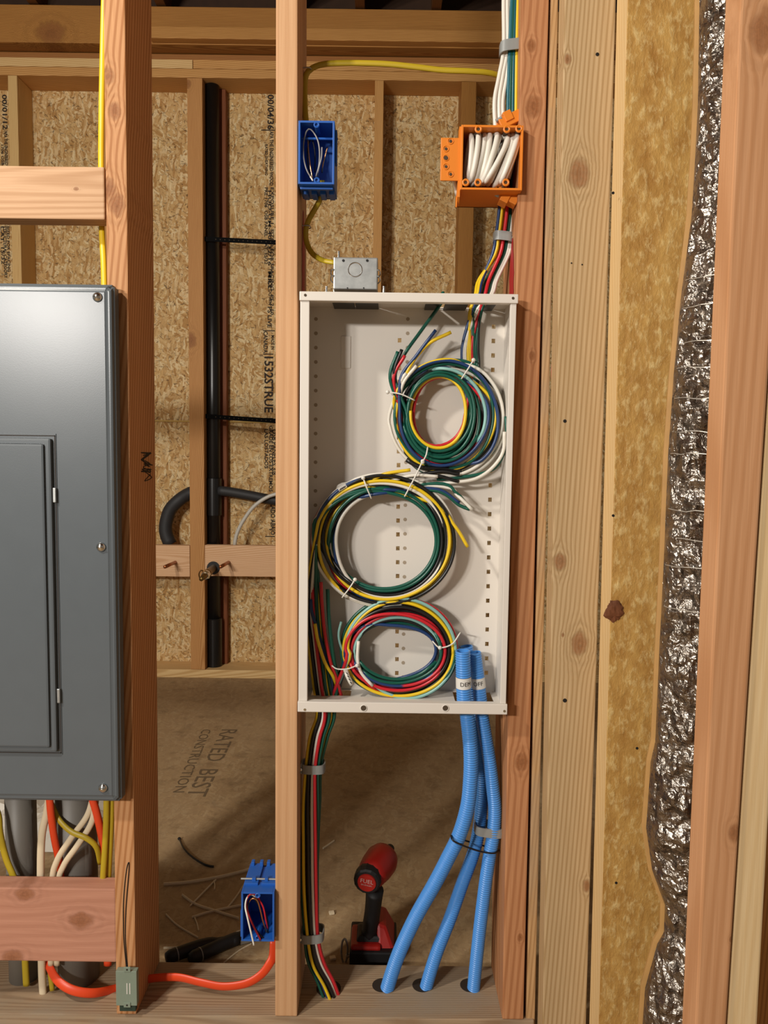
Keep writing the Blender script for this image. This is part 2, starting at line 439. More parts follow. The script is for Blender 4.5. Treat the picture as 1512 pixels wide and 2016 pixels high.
# ---- far wall framing
XL, XR = -3.1, 2.1
tag(hboard('sill_plate', (XL, YB, .0), (XR, YB+.139, zat(1319, 430)), BACKP), 'pale bottom plate of the far wall lying along the floor', 'wood plate')
zt0, zt1, zt2, zt3 = zat(153), zat(135), zat(117.5), zat(95)
tag(hboard('top_plate', (XL, YB, zt0), (XR, YB+.139, zt1-.001), BACK), 'lower of the two top plates, resting on the studs of the far wall', 'wood plate')
tag(hboard('top_plate', (XL, YB, zt1), (at(379, 125, YB).x, YB+.139, zt2), BACKP), 'left length of the upper top plate of the far wall, ending above the orange stud', 'wood plate')
tag(hboard('top_plate', (at(380, 125, YB).x, YB, zt1), (XR, YB+.139, zt2), BACK), 'right length of the upper top plate of the far wall', 'wood plate')
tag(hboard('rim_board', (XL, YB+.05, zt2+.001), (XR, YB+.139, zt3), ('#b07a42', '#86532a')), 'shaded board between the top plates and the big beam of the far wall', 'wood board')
tag(hboard('ceiling_beam', (XL, YB-.02, zat(93)), (XR, YB+.139, zat(19)), ('#c08a48', '#8f5c28'), px_knots=[(100, 65, 17)]), 'deep knotty beam running across the top of the far wall', 'beam')
tag(hboard('ledger_strip', (at(300, 80, YB-.02).x, YB-.06, zat(91)), (XR, YB-.021, zat(68)), ('#cf9a58', '#a06c34'), parent=None), 'square ledger strip fixed along the lower edge of the big beam', 'wood strip')
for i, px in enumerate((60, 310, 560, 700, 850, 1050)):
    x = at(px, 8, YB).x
    tag(MB().box((x, -1.0, zat(17)+.003), (x+.04, YB+.1, 3.29)).build('ceiling_joist', wood('#7a4f2a', '#4c2c12', 'Y')),  # joist browns darkened: the shade up there is painted in
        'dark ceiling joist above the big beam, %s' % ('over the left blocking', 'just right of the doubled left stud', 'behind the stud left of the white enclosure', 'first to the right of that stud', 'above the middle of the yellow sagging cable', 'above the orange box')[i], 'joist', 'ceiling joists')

def bstud(px0, px1, py, name, mat, label, knots=None, dz=0, dp=.139):
    a, b = at(px0, py, YB), at(px1, py, YB)
    org = Vector((a.x, YB, .037))
    kn = [((at(u, v, YB)-org).x, (at(u, v, YB)-org).z, r*(YB-CAM.y)/FPX) for u, v, r in (knots or [])]
    o = MB().box((a.x, YB, zat(1319, 430)+.001), (b.x, YB+dp, zt0-.001), .002).build('wall_stud', wood(mat[0], mat[1], 'Z', kn), org=org)
    return tag(o, label, 'stud', 'studs of the far wall')
bstud(20, 38, 350, '', ('#e3c083', '#bd945a'), 'pale narrow stud of the far wall showing left of the yellow cable')
bstud(372, 401, 750, '', ('#cf9a60', '#a46e38'), 'orange stud of the far wall beside the black drain pipe', [(376, 670, 9), (370, 165, 5)])
bstud(736, 753, 350, '', BACK, 'stud of the far wall behind the galvanised box')
bstud(905, 934, 350, '', ('#b5803f', '#8c5a26'), 'stud of the far wall behind the orange box')
a = at(738, 20, YB)
for px, lb in ((200, 'far wall stud mostly hidden by the doubled left stud'), (560, 'far wall stud hidden behind the stud left of the enclosure')):
    bstud(px, px+17, 350, '', BACK, lb)
_a, _b = at(399, 700, YB+.1), at(446, 700, YB+.1)
tag(MB().box((_a.x, YB+.098, zat(1319, 430)+.001), (_b.x, YB+.138, zt0-.001), .002).build('wall_stud', wood('#8a4f2c', '#5c2f16', 'Z')), 'dark reddish flat stud behind the black drain pipe', 'stud', 'studs of the far wall')
def bblock(x0, x1, y0, y1, label, kn=None):
    a, b = at(x0, y1, YB), at(x1, y0, YB)
    return tag(hboard('blocking', (a.x, YB-.001, a.z), (b.x, YB+.037, b.z), ('#ecc39a', '#cc9a6c'), px_knots=kn), label, 'wood block')
bl1 = bblock(255, 373.5, 1074, 1134, 'block of wood left of the brass valve on the far wall')
bl2 = bblock(403.5, 560, 1075, 1134, 'block of wood right of the brass valve on the far wall')

# ---- near wall framing (front faces on y = 0)
ZTOP = 2.66
PH = .038
bp = hboard('sill_plate', (-1.9, 0, 0), (at(1052, 2000, 0).x, .14, PH), ('#b0977a', '#866b50'), mottled=.75)
tag(bp, 'dirty bottom plate of the near wall that the cables and blue conduits go into', 'wood plate')
sL = plank('wall_stud', (203, 0), (246, 0), (229, 1985), (268, 1985), 0, .14, (PH+.0005, ZTOP), ('#cd9a6c', '#9c6334'), px_knots=[(212, 150, 10), (226, 218, 10), (214, 372, 12), (230, 402, 13)], ring=42, center=(.004, .03), tilt=.05, contrast=1.1)
tag(sL, 'knotty orange stud beside the grey electrical panel', 'stud', 'studs of the near wall')
sM = plank('wall_stud', (543, 0), (586, 0), (541.5, 1997), (585, 1997), 0, .14, (PH+.0005, ZTOP), ('#cfa57c', '#b4845a'), ring=26, center=(.2, .04), tilt=.01, contrast=.55)
tag(sM, 'smooth orange stud along the left side of the white enclosure', 'stud', 'studs of the near wall')
sR = plank('wall_stud', (1027, 0), (1081, 0), (989, 1990), (1031, 1990), 0, .14, (PH+.0005, ZTOP), ('#c68f64', '#985f38'), px_knots=[(1050, 210, 12), (1027, 1500, 11), (1024, 1845, 5), (1048, 700, 5), (1047, 90, 7)], ring=34, center=(-.02, .05), tilt=.03, contrast=.9)
tag(sR, 'orange stud along the right side of the white enclosure', 'stud', 'studs of the near wall')
# red paint on stud sides, pen marks
def ribbon(name, pts, w, mat, parent, off=.0006):
    mb = MB(); P = spline(pts, .004)
    mb.tube(P, w, 5); return mb.build(name, mat, parent=parent)
xr = lambda py, s: at(589 if s else 1003, py, .07)
def sidepaint(stud, px_f, y0, y1, sgn, w, ycen, name='red_paint_mark'):
    """painted stripe on the stud's side face"""
    def edge(z):
        # stud edge x at height z
        if sgn > 0: p, q = at(586, 0, 0), at(585, 1997, 0)
        else: p, q = at(1027, 0, 0), at(989, 1990, 0)
        return p.x+(q.x-p.x)*(z-p.z)/(q.z-p.z)
    n = 14; vs = []; fs = []
    za, zb = at(px_f, y0, ycen).z, at(px_f, y1, ycen).z
    for i in range(n+1):
        z = za+(zb-za)*i/n; ww = w*(.25+.75*min(1, i/5))*(1+.12*sin(i*2.3))
        x = edge(z)+sgn*.0006
        vs += [(x, ycen-ww, z), (x, ycen+ww, z)]
    for i in range(n): fs.append((2*i, 2*i+1, 2*i+3, 2*i+2))
    finish(name, vs, fs, M_red, stud)
sidepaint(sM, 598, 415, 605, 1, .022, .085)
sidepaint(sR, 1012, 470, 640, -1, .022, .045)
ribbon('pen_scribble', pp([(289, 884, .06), (283, 920, .06)][:1]), .0001, M_pen, sL) if False else None
def xside(z):
    p, q = at(246, 0, 0), at(268, 1985, 0); return p.x+(q.x-p.x)*(z-p.z)/(q.z-p.z)+.0005
def sp(y, z): return (xside(z), y, z)
z0 = at(288, 885, .07).z
sc = [sp((.055 if i % 2 else .10)+.02*random.random(), z0-.050*i/26+.010*random.uniform(-1, 1)) for i in range(27)]
MB().tube(spline(sc, .002), .0008, 5).build('pen_scribble', M_pen, parent=sL)
MB().tube(spline(pp([(249, 1905, -.0003), (244, 1850, -.0003), (243, 1780, -.0003), (248, 1720, -.0003), (253, 1698, -.0003), (254, 1712, -.0003), (248, 1790, -.0003), (247, 1850, -.0003), (251, 1905, -.0003)]), .004), .0009, 5).build('pen_scribble', M_pen, parent=sL)

def nb(x0, x1, y0, y1, Y, dp, mat, label, kn, **k):
    a, b = at(x0, y1, Y), at(x1, y0, Y)
    zc0 = at(100, y1, Y).z; zc1 = at(100, y0, Y).z
    return tag(hboard('blocking', (a.x-1.0, Y, zc0), (at(x1, (y0+y1)/2, Y).x, Y+dp, zc1), mat, px_knots=kn, **k), label, 'wood block', 'blocks between the near studs')
nb(0, 205.5, 327, 431, 0, .038, ('#cfa883', '#a67a52'), 'pale block of wood above the grey electrical panel', [(150, 372, 3)], ring=42, center=(.0, .1), contrast=.8)
nb(0, 228, 1749, 1893, 0, .038, ('#c58f76', '#a16c54'), 'pinkish wide block of wood below the grey electrical panel', [(160, 1812, 15), (48, 1760, 12), (25, 1885, 14)], ring=20, center=(.0, .1), contrast=.45)

# ---- right hand corner
o = plank('edge_board', (1084, 0), (1099.5, 0), (1036, 1990), (1053, 2016), .004, .13, (0, ZTOP), ('#c9a273', '#9c7448'), mottled=.4)
tag(o, 'narrow grimy board edge right of the enclosure, next to the black gap', 'board')
KN = [(1117, 117, 6), (1141, 342, 17), (1102, 1106, 11), (1141, 1268, 15), (1155, 1744, 8), (1108, 1250, 3)]
o = plank('corner_post', (1112, 0), (1213, 0), (1068, 2016), (1154, 2016), -.038, .042, (0, ZTOP), ('#c9ae86', '#9c7c50'), px_knots=KN, ring=50, center=(-.012, .035), tilt=.025, contrast=.95)
tag(o, 'pale knotty wide board facing the camera right of the enclosure', 'board')
xa = at(1112, 0, -.038)
for px, py, r in ((1176, 107, 3.4), (1112, 829, 3.4), (1112, 1379, 4.2), (1125, 518, 1.5), (1146, 521, 1.5)):
    w = at(px, py, -.0382); MB().cyl(w, w+Vector((0, -.0004, 0)), r*1.22/FPX, n=10).build('nail_hole', plain('nail_hole_black', '#120d08', .9) if px == 1176 else bpy.data.materials['nail_hole_black'], parent=o)
# amber board
t = NT('amber_stained_board'); co = t.coords()
n1 = t.noise(t.mapping(co, sc=(34, 34, 17)), 1, 6, .68, .15).outputs[0]
n2 = t.noise(t.mapping(co, (3, 1, 7), sc=(90, 90, 46)), 1, 5, .7, .2).outputs[0]
c = t.mix(t.ramp(n1, [(.35, 0.), (.68, 1.)]), hexc('#a87a3c'), hexc('#cda35c'))
c = t.mix(t.ramp(n2, [(.50, 0.), (.70, .75)]), c, hexc('#ecd294'))
n3 = t.noise(t.mapping(co, (9, 1, 2), sc=(18, 18, 1.2)), 1, 3).outputs[0]
c = t.mix(t.ramp(n3, [(.45, 0.), (.8, .45)]), c, hexc('#96662c'))
t.link(c, t.b.inputs['Base Color']); t.b.inputs['Roughness'].default_value = .36
t.bump(t.math('ADD', n1, n2), .5, .004)
M_amber = t.m
o = plank('corner_post', (1236, 0), (1420, 0), (1179, 2016), (1345, 2016), -.096, .056, (0, ZTOP), ('#e3c592', '#c49c62'), contrast=.5)
PB = o
ab_ = plank('amber_facing', (1236.3, 0), (1420, 0), (1179.3, 2016), (1345, 2016), -.0985, .0024, (0, ZTOP), M_amber, bevel=.0006)
ab_.parent = PB; ab_.location = Vector(ORG[ab_.name])-Vector(ORG[PB.name])
ab_['label'] = 'amber stained blotchy face'
tag(o, 'amber faced board with a pale left edge, next to the silver foil', 'board')
w = at(1210, 1203, -.0985)
kb = MB(); kb.sphere(w, .015, 26, (1.0, .22, 1.15))
for v in kb.v:
    d = v-w; v += d*(mnoise.noise(v*120)*.45+mnoise.noise(v*300)*.25)
kb.build('bark_knot', plain('torn_knot', '#6a3b1c', .8, vary=.6, bump=.6, bscale=200), parent=o)
for px, py in ((1254, 1473), (1213, 1738), (1207, 380), (1207, 1015)):
    w = at(px, py, -.0985); MB().cyl(w, w+Vector((0, -.0006, 0)), .0022, n=8).build('nail_hole', bpy.data.materials['nail_hole_black'], parent=o)
# foil faced insulation
t = NT('crumpled_foil'); co = t.coords()
v1 = t.add('ShaderNodeTexVoronoi', distance='MINKOWSKI'); v1.inputs['Exponent'].default_value = 1.0
wv = t.vmath('MULTIPLY', t.noise(co, 40, 3).outputs['Color'], (.02, .02, .02))
cc = t.vmath('ADD', co, wv); t.link(t.mapping(cc, rot=(0, .5, 0), sc=(1, 1, .7)), v1.inputs['Vector']); v1.inputs['Scale'].default_value = 34
v2 = t.add('ShaderNodeTexVoronoi'); t.link(t.mapping(cc, rot=(.2, -.6, 0), sc=(.7, 1, 1.2)), v2.inputs['Vector']); v2.inputs['Scale'].default_value = 85
nn = t.noise(cc, 45, 4, .6, 1.).outputs[0]
h = t.math('ADD', t.math('MULTIPLY', v1.outputs['Distance'], 1.0), t.math('ADD', t.math('MULTIPLY', v2.outputs['Distance'], .45), t.math('MULTIPLY', nn, .8)))
t.bump(h, .75, .009)
t.b.inputs['Base Color'].default_value = hexc('#a39a90'); t.b.inputs['Metallic'].default_value = 1; t.b.inputs['Roughness'].default_value = .3
M_foil = t.m
EDGE = [(1383, -60), (1377, 0), (1374, 200), (1369, 300), (1362, 420), (1340, 590), (1326, 740), (1315, 900), (1307, 1100), (1297, 1300), (1290, 1460), (1281, 1500), (1272, 1630), (1284, 1714), (1309, 1782), (1307, 1835), (1294, 1858), (1270, 1945), (1265, 2016), (1262, 2060)]
def edge_x(py):
    for (x0, y0), (x1, y1) in zip(EDGE, EDGE[1:]):
        if y0 <= py <= y1: return x0+(x1-x0)*(py-y0)/(y1-y0)
vs = []; fs = []; NR, NC = 420, 26; YF = -.22
for i in range(NR+1):
    py = -60+2120*i/NR; ex = edge_x(py); e = at(ex, py, YF)
    for j in range(NC+1):
        u = j/NC; ang = u*1.75
        x = e.x+.072*(1-cos(ang)); y = YF-.052*sin(ang)
        p = Vector((x, y, e.z)); k = min(1, u*5)
        d = mnoise.noise(p*38)*.007+mnoise.noise(p*90)*.004+abs(mnoise.noise(Vector((p.x*60, p.y*60, p.z*30+5))))*.006
        vs.append(p+Vector((-.5, -1, 0))*d*k)
for i in range(NR):
    for j in range(NC): fs.append((i*(NC+1)+j, i*(NC+1)+j+1, (i+1)*(NC+1)+j+1, (i+1)*(NC+1)+j))
fo = finish('foil_insulation', vs, fs, M_foil, None, smooth=False)
md = fo.modifiers.new('thickness', 'SOLIDIFY'); md.thickness = .002; md.offset = 1
tag(fo, 'crumpled silver foil insulation bulging between the amber board and the nearest stud', 'insulation')
vs = []; fs = []
for i in range(NR+1):
    py = -60+2120*i/NR; e = at(edge_x(py), py, YF); wd = .0075+.002*mnoise.noise(Vector((0, 0, e.z*9)))
    wd *= .55; vs += [e+Vector((-wd, .006, 0)), e+Vector((.003, .004, 0)), e+Vector((.004, .012, 0)), e+Vector((-wd*.6, .012, 0))]
for i in range(NR):
    for j in range(4): fs.append((i*4+j, i*4+(j+1) % 4, i*4+4+(j+1) % 4, i*4+4+j))
finish('paper_lip', vs, fs, plain('kraft_paper_edge', '#b98e54', .5, vary=.25), fo)
for py in (727, 785, 850, 893, 1000, 1055, 555, 610, 1110, 1190, 680):
    pts = []
    e = at(edge_x(py), py, YF)
    for j in range(9):
        ang = j/8*1.6; pts.append(Vector((e.x+.072*(1-cos(ang)), YF-.052*sin(ang)-.0095, e.z-.004*j/8*random.uniform(-1, 2))))
    MB().tube(pts, .0007, 5).build('scrim_thread', plain('scrim', '#cfc8bb', .3, .6) if py == 727 else bpy.data.materials['scrim'], parent=fo)

# nearest studs at the right
o = plank('wall_stud', (1459, 0), (1560, 0), (1370, 2016), (1430, 2016), -.46, .038, (0, ZTOP), ('#cf9c72', '#ad764a'), px_knots=[(1505, 60, 24), (1447, 1640, 12), (1440, 1850, 4)], ring=28, center=(-.01, .05), contrast=.6)
tag(o, 'orange stud nearest the camera at the right edge of the picture', 'stud', 'nearest studs')
o = plank('wall_stud', (1561, 0), (1600, 0), (1431, 2016), (1491, 2016), -.455, .036, (0, ZTOP), ('#e2c79a', '#c9a36c'), ring=40, contrast=.4)
tag(o, 'pale stud doubled against the orange one at the lower right edge of the picture', 'stud', 'nearest studs')
o = plank('corner_board', (1600, 0), (1760, 0), (1480, 2016), (1640, 2016), -.35, .04, (0, ZTOP), ('#a8713a', '#7d4d20'))
tag(o, 'brown board in the lower right corner behind the pale stud', 'board')
# red mark on board
w = at(1087, 730, .0035)
MB().sphere(w, .002, 8, (1, .15, 9)).build('red_paint_mark', M_red, parent=[x for x in bpy.data.objects if x.name.startswith('corner_post')][0])

# ================================================================== WHITE ENCLOSURE
YC = -.03; YK = .075
cTL, cBR = at(590, 574, YC), at(1002, 1406, YC)
cx0, cx1 = cTL.x, at(1020, 578, YC).x; cz1 = cTL.z; cz0 = cBR.z
enc = empty('media_enclosure', ((cx0+cx1)/2, YK, cz0), 'tall white open metal enclosure full of coiled cables between two studs', 'enclosure')
zt = at(800, 595, YC).z; zb = at(800, 1383, YC).z; xl = at(607, 990, YC).x; xr_ = at(995, 990, YC).x
fb = MB()
fb.box((cx0, YC-.003, zt), (cx1, YC+.012, cz1), .0012)
fb.build('top_rail', M_white, enc)
MB().box((cx0, YC-.003, cz0), (cx1, YC+.012, zb), .0012).build('bottom_rail', M_white, enc)
MB().box((cx0+.001, YC, zb), (xl, YC+.010, zt), .001).build('side_rail', M_white, enc)
MB().box((xr_, YC, zb), (cx1-.002, YC+.010, zt), .001).build('side_rail', M_white, enc)
# side walls
MB().box((cx0+.003, YC+.010, cz0+.002), (cx0+.0045, YK, cz1-.002)).build('side_wall', M_white, enc)
MB().box((cx1-.0045, YC+.010, cz0+.002), (cx1-.003, YK, cz1-.002)).build('side_wall', M_white, enc)
# top and bottom with cable openings
def slab(z, gaps, name):
    mb = MB(); x = cx0+.0045; Y0, Y1 = YC+.012, YK
    for a, b in gaps+[(cx1-.0045, None)]:
        mb.box((x, Y0, z), (a, Y1, z+.0015))
        if b is not None:
            mb.box((a, Y0, z), (b, Y0+(.022 if ('top' in name or a > .05) else .056), z+.0015)); mb.box((a, Y1-.004, z), (b, Y1, z+.0015)); x = b
    mb.build(name, M_white, enc)
X = lambda px, py, Y: at(px, py, Y).x
slab(cz1-.004, [(X(655, 590, .03), X(745, 590, .03)), (X(840, 590, .03), X(975, 590, .03))], 'top_wall')
slab(cz0+.004, [(X(612, 1400, .04), X(690, 1400, .04)), (X(893, 1400, .04), X(968, 1400, .04))], 'bottom_wall')
for xa_, xb_ in ((655, 698), (699, 745), (838, 866), (876, 921), (957, 975)):
    MB().box((X(xa_, 595, .03), -.006, cz1-.007), (X(xb_, 595, .03), .0745, cz1-.0045)).build('rubber_grommet', CW['black'], enc)
# back panel with punched square holes
holes = []
for px_t, px_b, ys in ((787, 781, [670+27.3*i for i in range(25)]), (972, 957, [643+28.4*i for i in range(25)])):
    for y in ys:
        if y < 1345:
            px = px_t+(px_b-px_t)*(y-640)/700; w = at(px, y, YK); holes.append((w.x-.0032, w.x+.0032, w.z-.0038, w.z+.0038))
xs = sorted({cx0+.003, cx1-.003} | {h[0] for h in holes} | {h[1] for h in holes})
# build per-column strips so the grid stays light
colA = [h for h in holes if h[0] < .1]; colB = [h for h in holes if h[0] >= .1]
pv, pf = [], []
def quad(x0, x1, z0_, z1_):
    k = len(pv); pv.extend([(x0, YK, z0_), (x1, YK, z0_), (x1, YK, z1_), (x0, YK, z1_)]); pf.append((k, k+1, k+2, k+3))
def strip(hs, X0, X1):
    z = cz0+.003
    for h in sorted(hs, key=lambda q: q[2]):
        quad(X0, X1, z, h[2]); quad(X0, h[0], h[2], h[3]); quad(h[1], X1, h[2], h[3]); z = h[3]
    quad(X0, X1, z, cz1-.003)
a0 = min(h[0] for h in colA)-.004; a1 = max(h[1] for h in colA)+.004; b0 = min(h[0] for h in colB)-.004; b1 = max(h[1] for h in colB)+.004
quad(cx0+.003, a0, cz0+.003, cz1-.003); strip(colA, a0, a1); quad(a1, b0, cz0+.003, cz1-.003); strip(colB, b0, b1); quad(b1, cx1-.003, cz0+.003, cz1-.003)
bk = finish('back_panel', pv, pf, M_white, enc)
md = bk.modifiers.new('thickness', 'SOLIDIFY'); md.thickness = .0015
rh = MB()
for px_t, px_b, n_, y0 in ((803, 793, 26, 628), (622, 620, 26, 628)):
    for i in range(n_):
        y = y0+28.2*i
        if y > 1350: continue
        px = px_t+(px_b-px_t)*i/26; w = at(px, y, YK-.0003)
        rh.cyl(w, w+Vector((0, .0003, 0)), .0033, n=12)
tag(rh.build('round_holes', M_dim, enc), kind='stuff')
# embossed bracket on back
w0 = at(681, 682, YK-.0006)
mb = MB()
mb.obox(w0+Vector((0, 0, -.01)), (1, 0, 0), (0, 1, 0), (0, 0, 1), .0085, .0012, .028, .001); mb.build('embossed_tab', M_white, enc)
for px, py in ((601, 581), (1010, 587), (600, 1397), (993, 1400)):
    w = at(px, py, YC-.0033); MB().cyl(w, w+Vector((0, -.0004, 0)), .0022, n=12).build('corner_rivet', M_hole if py < 1000 else M_chrome, enc)
for px in (716, 877):
    w = at(px, 1394, YC-.0034); MB().cyl(w, w+Vector((0, -.0003, 0)), .0047, n=18).build('mounting_hole', M_hole, enc)
    MB().tube([w+Vector((.0052*cos(a), -.0004, .0052*sin(a))) for a in [2*pi*k/20 for k in range(20)]], .0006, 6, closed=True).build('hole_rim', M_white, enc)

# ================================================================== CABLES
WR = .0030
def cable(path, color, label, group, name='cable', r=WR, flat=(1, 1), cat='cable', n=8, step=.006, endc=None):
    P = spline(path, step); mb = MB(); mb.tube(P, r, n, flat)
    return tag(mb.build(name, CW[color], smooth=True), label, cat, group)
class Ring:
    def __init__(s, inner, outer): s.i = inner; s.o = outer      # (left, right, top, bottom)
    def pt(s, th, u, Y):
        e = [a+(b-a)*u for a, b in zip(s.i, s.o)]
        cx, cy = (e[0]+e[1])/2, (e[2]+e[3])/2
        return at(cx+(e[1]-e[0])/2*cos(th), cy+(e[3]-e[2])/2*sin(th), Y)
def coilpath(ring, th0, th1, slots, base, seed, dive=False, ent=None):
    """slots: (u, Y) per full turn counted from base angle; smooth change over"""
    rnd = random.Random(seed); a1, a2, ph = rnd.uniform(.01, .05), rnd.uniform(.0, .04), rnd.uniform(0, 6)
    out = []; th = th0
    while th < th1+1e-6:
        k = (th-base)/(2*pi); i = int(math.floor(k)); f = k-i
        A = slots[min(max(i, 0), len(slots)-1)]; B = slots[min(max(i+1, 0), len(slots)-1)]
        s = 0 if f < .72 else (1-cos(pi*(f-.72)/.28))/2
        u = A[0]+(B[0]-A[0])*s; Y = A[1]+(B[1]-A[1])*s
        u += a1*sin(2*th+ph)+a2*sin(3*th+ph*2)
        if ent is not None:
            e = max(0, 1-(th-th0)/1.7); e = e*e*(3-2*e); u += (ent-u)*e
        if dive:
            e = max(0, 1-min(th-th0, th1-th)/.75); e = e*e*(3-2*e); Y += (.060-Y)*e; u += (.5-u)*e
        out.append(ring.pt(th, u, Y)); th += .26
    return out
# --- three bundles
LAY = (.028, .0345, .041, .0475)
TOP = Ring((811, 914, 743, 881), (768, 993, 706, 938))
MID = Ring((669, 855, 973, 1157), (614, 897, 934, 1192))
BOT = Ring((709, 854, 1232, 1331), (672, 899, 1178, 1379))

BC = [(652, 1965), (640, 1930), (622, 1890), (614, 1838), (611, 1750), (612, 1650), (614, 1580), (618, 1508), (629, 1450), (643, 1405)]
def bundle(i, N=18):
    """strand i of the bundle; the cross section turns slowly on the way up"""
    q = sqrt((i+.5)/N); a = i*2.39996
    out = []
    for k, (px, py) in enumerate(BC):
        ph = a + .19*(9-k); sq = .86 if k in (3, 7) else 1
        p = at(px, py, .058)
        out.append(p+Vector((.0172*q*cos(ph)*sq, .0125*q*sin(ph), 0)))
    return out
midc = [('black', 'black cable with a white label, outermost on the upper left of the middle coil'), ('white', 'white cable of the middle coil, its end left of the upper coil ties'),
        ('yellow', 'yellow cable of the middle coil ending just above the coil, pointing right'), ('green', 'green cable lining the inner left of the middle coil'),
        ('black', 'black cable of the middle coil ending square on its upper right'), ('blue', 'blue cable of the middle coil ending on its right above the yellow end'),
        ('yellow', 'yellow cable whose free end hangs down right of the middle coil'), ('green', 'green cable of the middle coil with its end right beside a white one'),
        ('white', 'white cable along the outer lower left of the middle coil'), ('red', 'red cable rising left of the bottom coil to the middle coil')]
mend = [[(840, 936), (903, 948)], [(800, 938), (862, 938)], [(750, 936), (808, 925)], [(850, 965), (905, 995), (925, 1003)],
        [(850, 930), (905, 934)], [(850, 962), (905, 990)], [(850, 990), (895, 1035), (921, 1077)], [(860, 952), (900, 972), (922, 998)],
        [(870, 958), (900, 975), (908, 982), (930, 1004)], []]
rs = random.Random(3)
sl = [((j+.5*(l % 2))/6.2, LAY[l]) for j in range(7) for l in range(3)]
order = {0: [(.93, .0275), (.80, .041)], 1: [(.55, .028), (.12, .0345)], 2: [(.70, .0265), (.45, .041)], 3: [(.05, .028), (.30, .0475)],
         4: [(.35, .0345), (.62, .0345)], 5: [(.9, .041), (.2, .041)], 6: [(.88, .0345), (.78, .034)], 7: [(.2, .028), (.42, .0475)],
         8: [(.9, .0345), (1.0, .0345)], 9: [(.9, .0475), (.5, .0475)]}
def twoturn(i): return i in (1, 3, 4, 7, 8, 0)
bord = [12, 7, 17, 10, 4, 9, 5, 13, 3, 15]
for i, (col, lab) in enumerate(midc):
    b = bundle(bord[i])
    off = (b[-1].x-at(643, 1405, .058).x)*1000; Y = .042+(b[-1].y-.058)*.9
    P = b+[at(634+off, 1345, Y), at(624+off*1.0, 1260, Y), at(618+off*1.0, 1190, Y)]
    s1, s2 = order[i]
    nt = 2 if twoturn(i) else 1
    slots = [s1, s2, s1 if nt == 1 else ((s1[0]+s2[0])/2, .0475), s2]
    th1 = 2*pi*nt+pi*1.42
    P += coilpath(MID, pi+.12, th1, slots, pi, 40+i, ent=.82+.02*i)
    ys = P[-1].y
    for q, (ex, ey) in enumerate(mend[i]): P.append(at(ex, ey, min(ys, .03)-.004*q))
    cable(P, col, lab, 'cables of the middle coil')
    if i == 0:
        lp = MB(); Q = coilpath(MID, pi*1.28, pi*1.40, [s1], pi, 40)
        c0 = Q[0]; d = (Q[-1]-Q[0])
        lp.tube([c0, c0+d*.5], .0042, 10)
        lo = lp.build('cable_label', M_tape, parent=bpy.data.objects[[o.name for o in bpy.data.objects if o.name.startswith('cable') and o.get('label') == lab][0]])
        for q in range(4):
            w = c0+d*(.1+.1*q)+Vector((0, -.0046, 0))
            MB().obox(w, (.4, 0, .7), (0, 1, 0), (-.7, 0, .4), .0022, .0003, .0006).build('handwriting', M_pen, parent=lo)
botc = [('red', 'red cable running over the top of the bottom coil'), ('yellow', 'yellow cable forming the outer left rim of the bottom coil'), ('teal', 'pale teal cable over the top of the bottom coil'),
        ('black', 'black cable looped in the bottom coil beside the yellow rim'), ('red', 'red cable looped along the inner left of the bottom coil'), ('green', 'green cable at the lower right of the bottom coil'),
        ('blue', 'dark blue cable lining the opening of the bottom coil'), ('green', 'green cable lining the lower inside of the bottom coil')]
bs = {0: [(.98, .0345), (.45, .0345)], 1: [(.84, .028), (.88, .034)], 2: [(.97, .028), (.28, .0345)], 3: [(.66, .028), (.62, .041)], 4: [(.45, .0265), (.30, .041)],
      5: [(.72, .041), (1.0, .041)], 6: [(.05, .0345), (.5, .0475)], 7: [(.16, .041), (.2, .0475)]}
bord2 = [6, 1, 0, 8, 2, 14, 16, 11]
bend = {1: [(672, 1235)], 2: [(664, 1275), (671, 1227)], 0: None}
for i, (col, lab) in enumerate(botc):
    b = bundle(bord2[i]); off = (b[-1].x-at(643, 1405, .058).x)*900; Y = b[-1].y-.006
    s1, s2 = bs[i]
    P = b+[at(652+off, 1375, Y)]
    P += coilpath(BOT, pi*.93, pi*.93+2*pi*2+(.15+.4*((i*5) % 8)/8)*pi*2*(0 if i == 1 else 1), [s1, s2, (s2[0]*.5+.2, .054), (s1[0], .054)], pi*.93, 70+i, ent=.6+.05*i)
    cable(P, col, lab, 'cables of the bottom coil')
# inner white tail + short labelled white piece in the bottom coil
cable(pp([(706, 1262, .03), (704, 1295, .028), (709, 1320, .026), (722, 1338, .026), (734, 1350, .026)]), 'white', 'short white cable tail inside the lower left of the bottom coil', 'cables of the bottom coil')
o = cable(pp([(680, 1318, .024), (684, 1330, .022), (693, 1348, .022)]), 'white', 'white labelled cable end on the lower left of the bottom coil', 'cables of the bottom coil', r=.0042)
for q in range(4):
    w = at(683+2.6*q, 1326+6*q, .0172); MB().obox(w, (.5, 0, -.6), (0, 1, 0), (.6, 0, .5), .0022, .0004, .0006).build('handwriting', M_pen, parent=o)
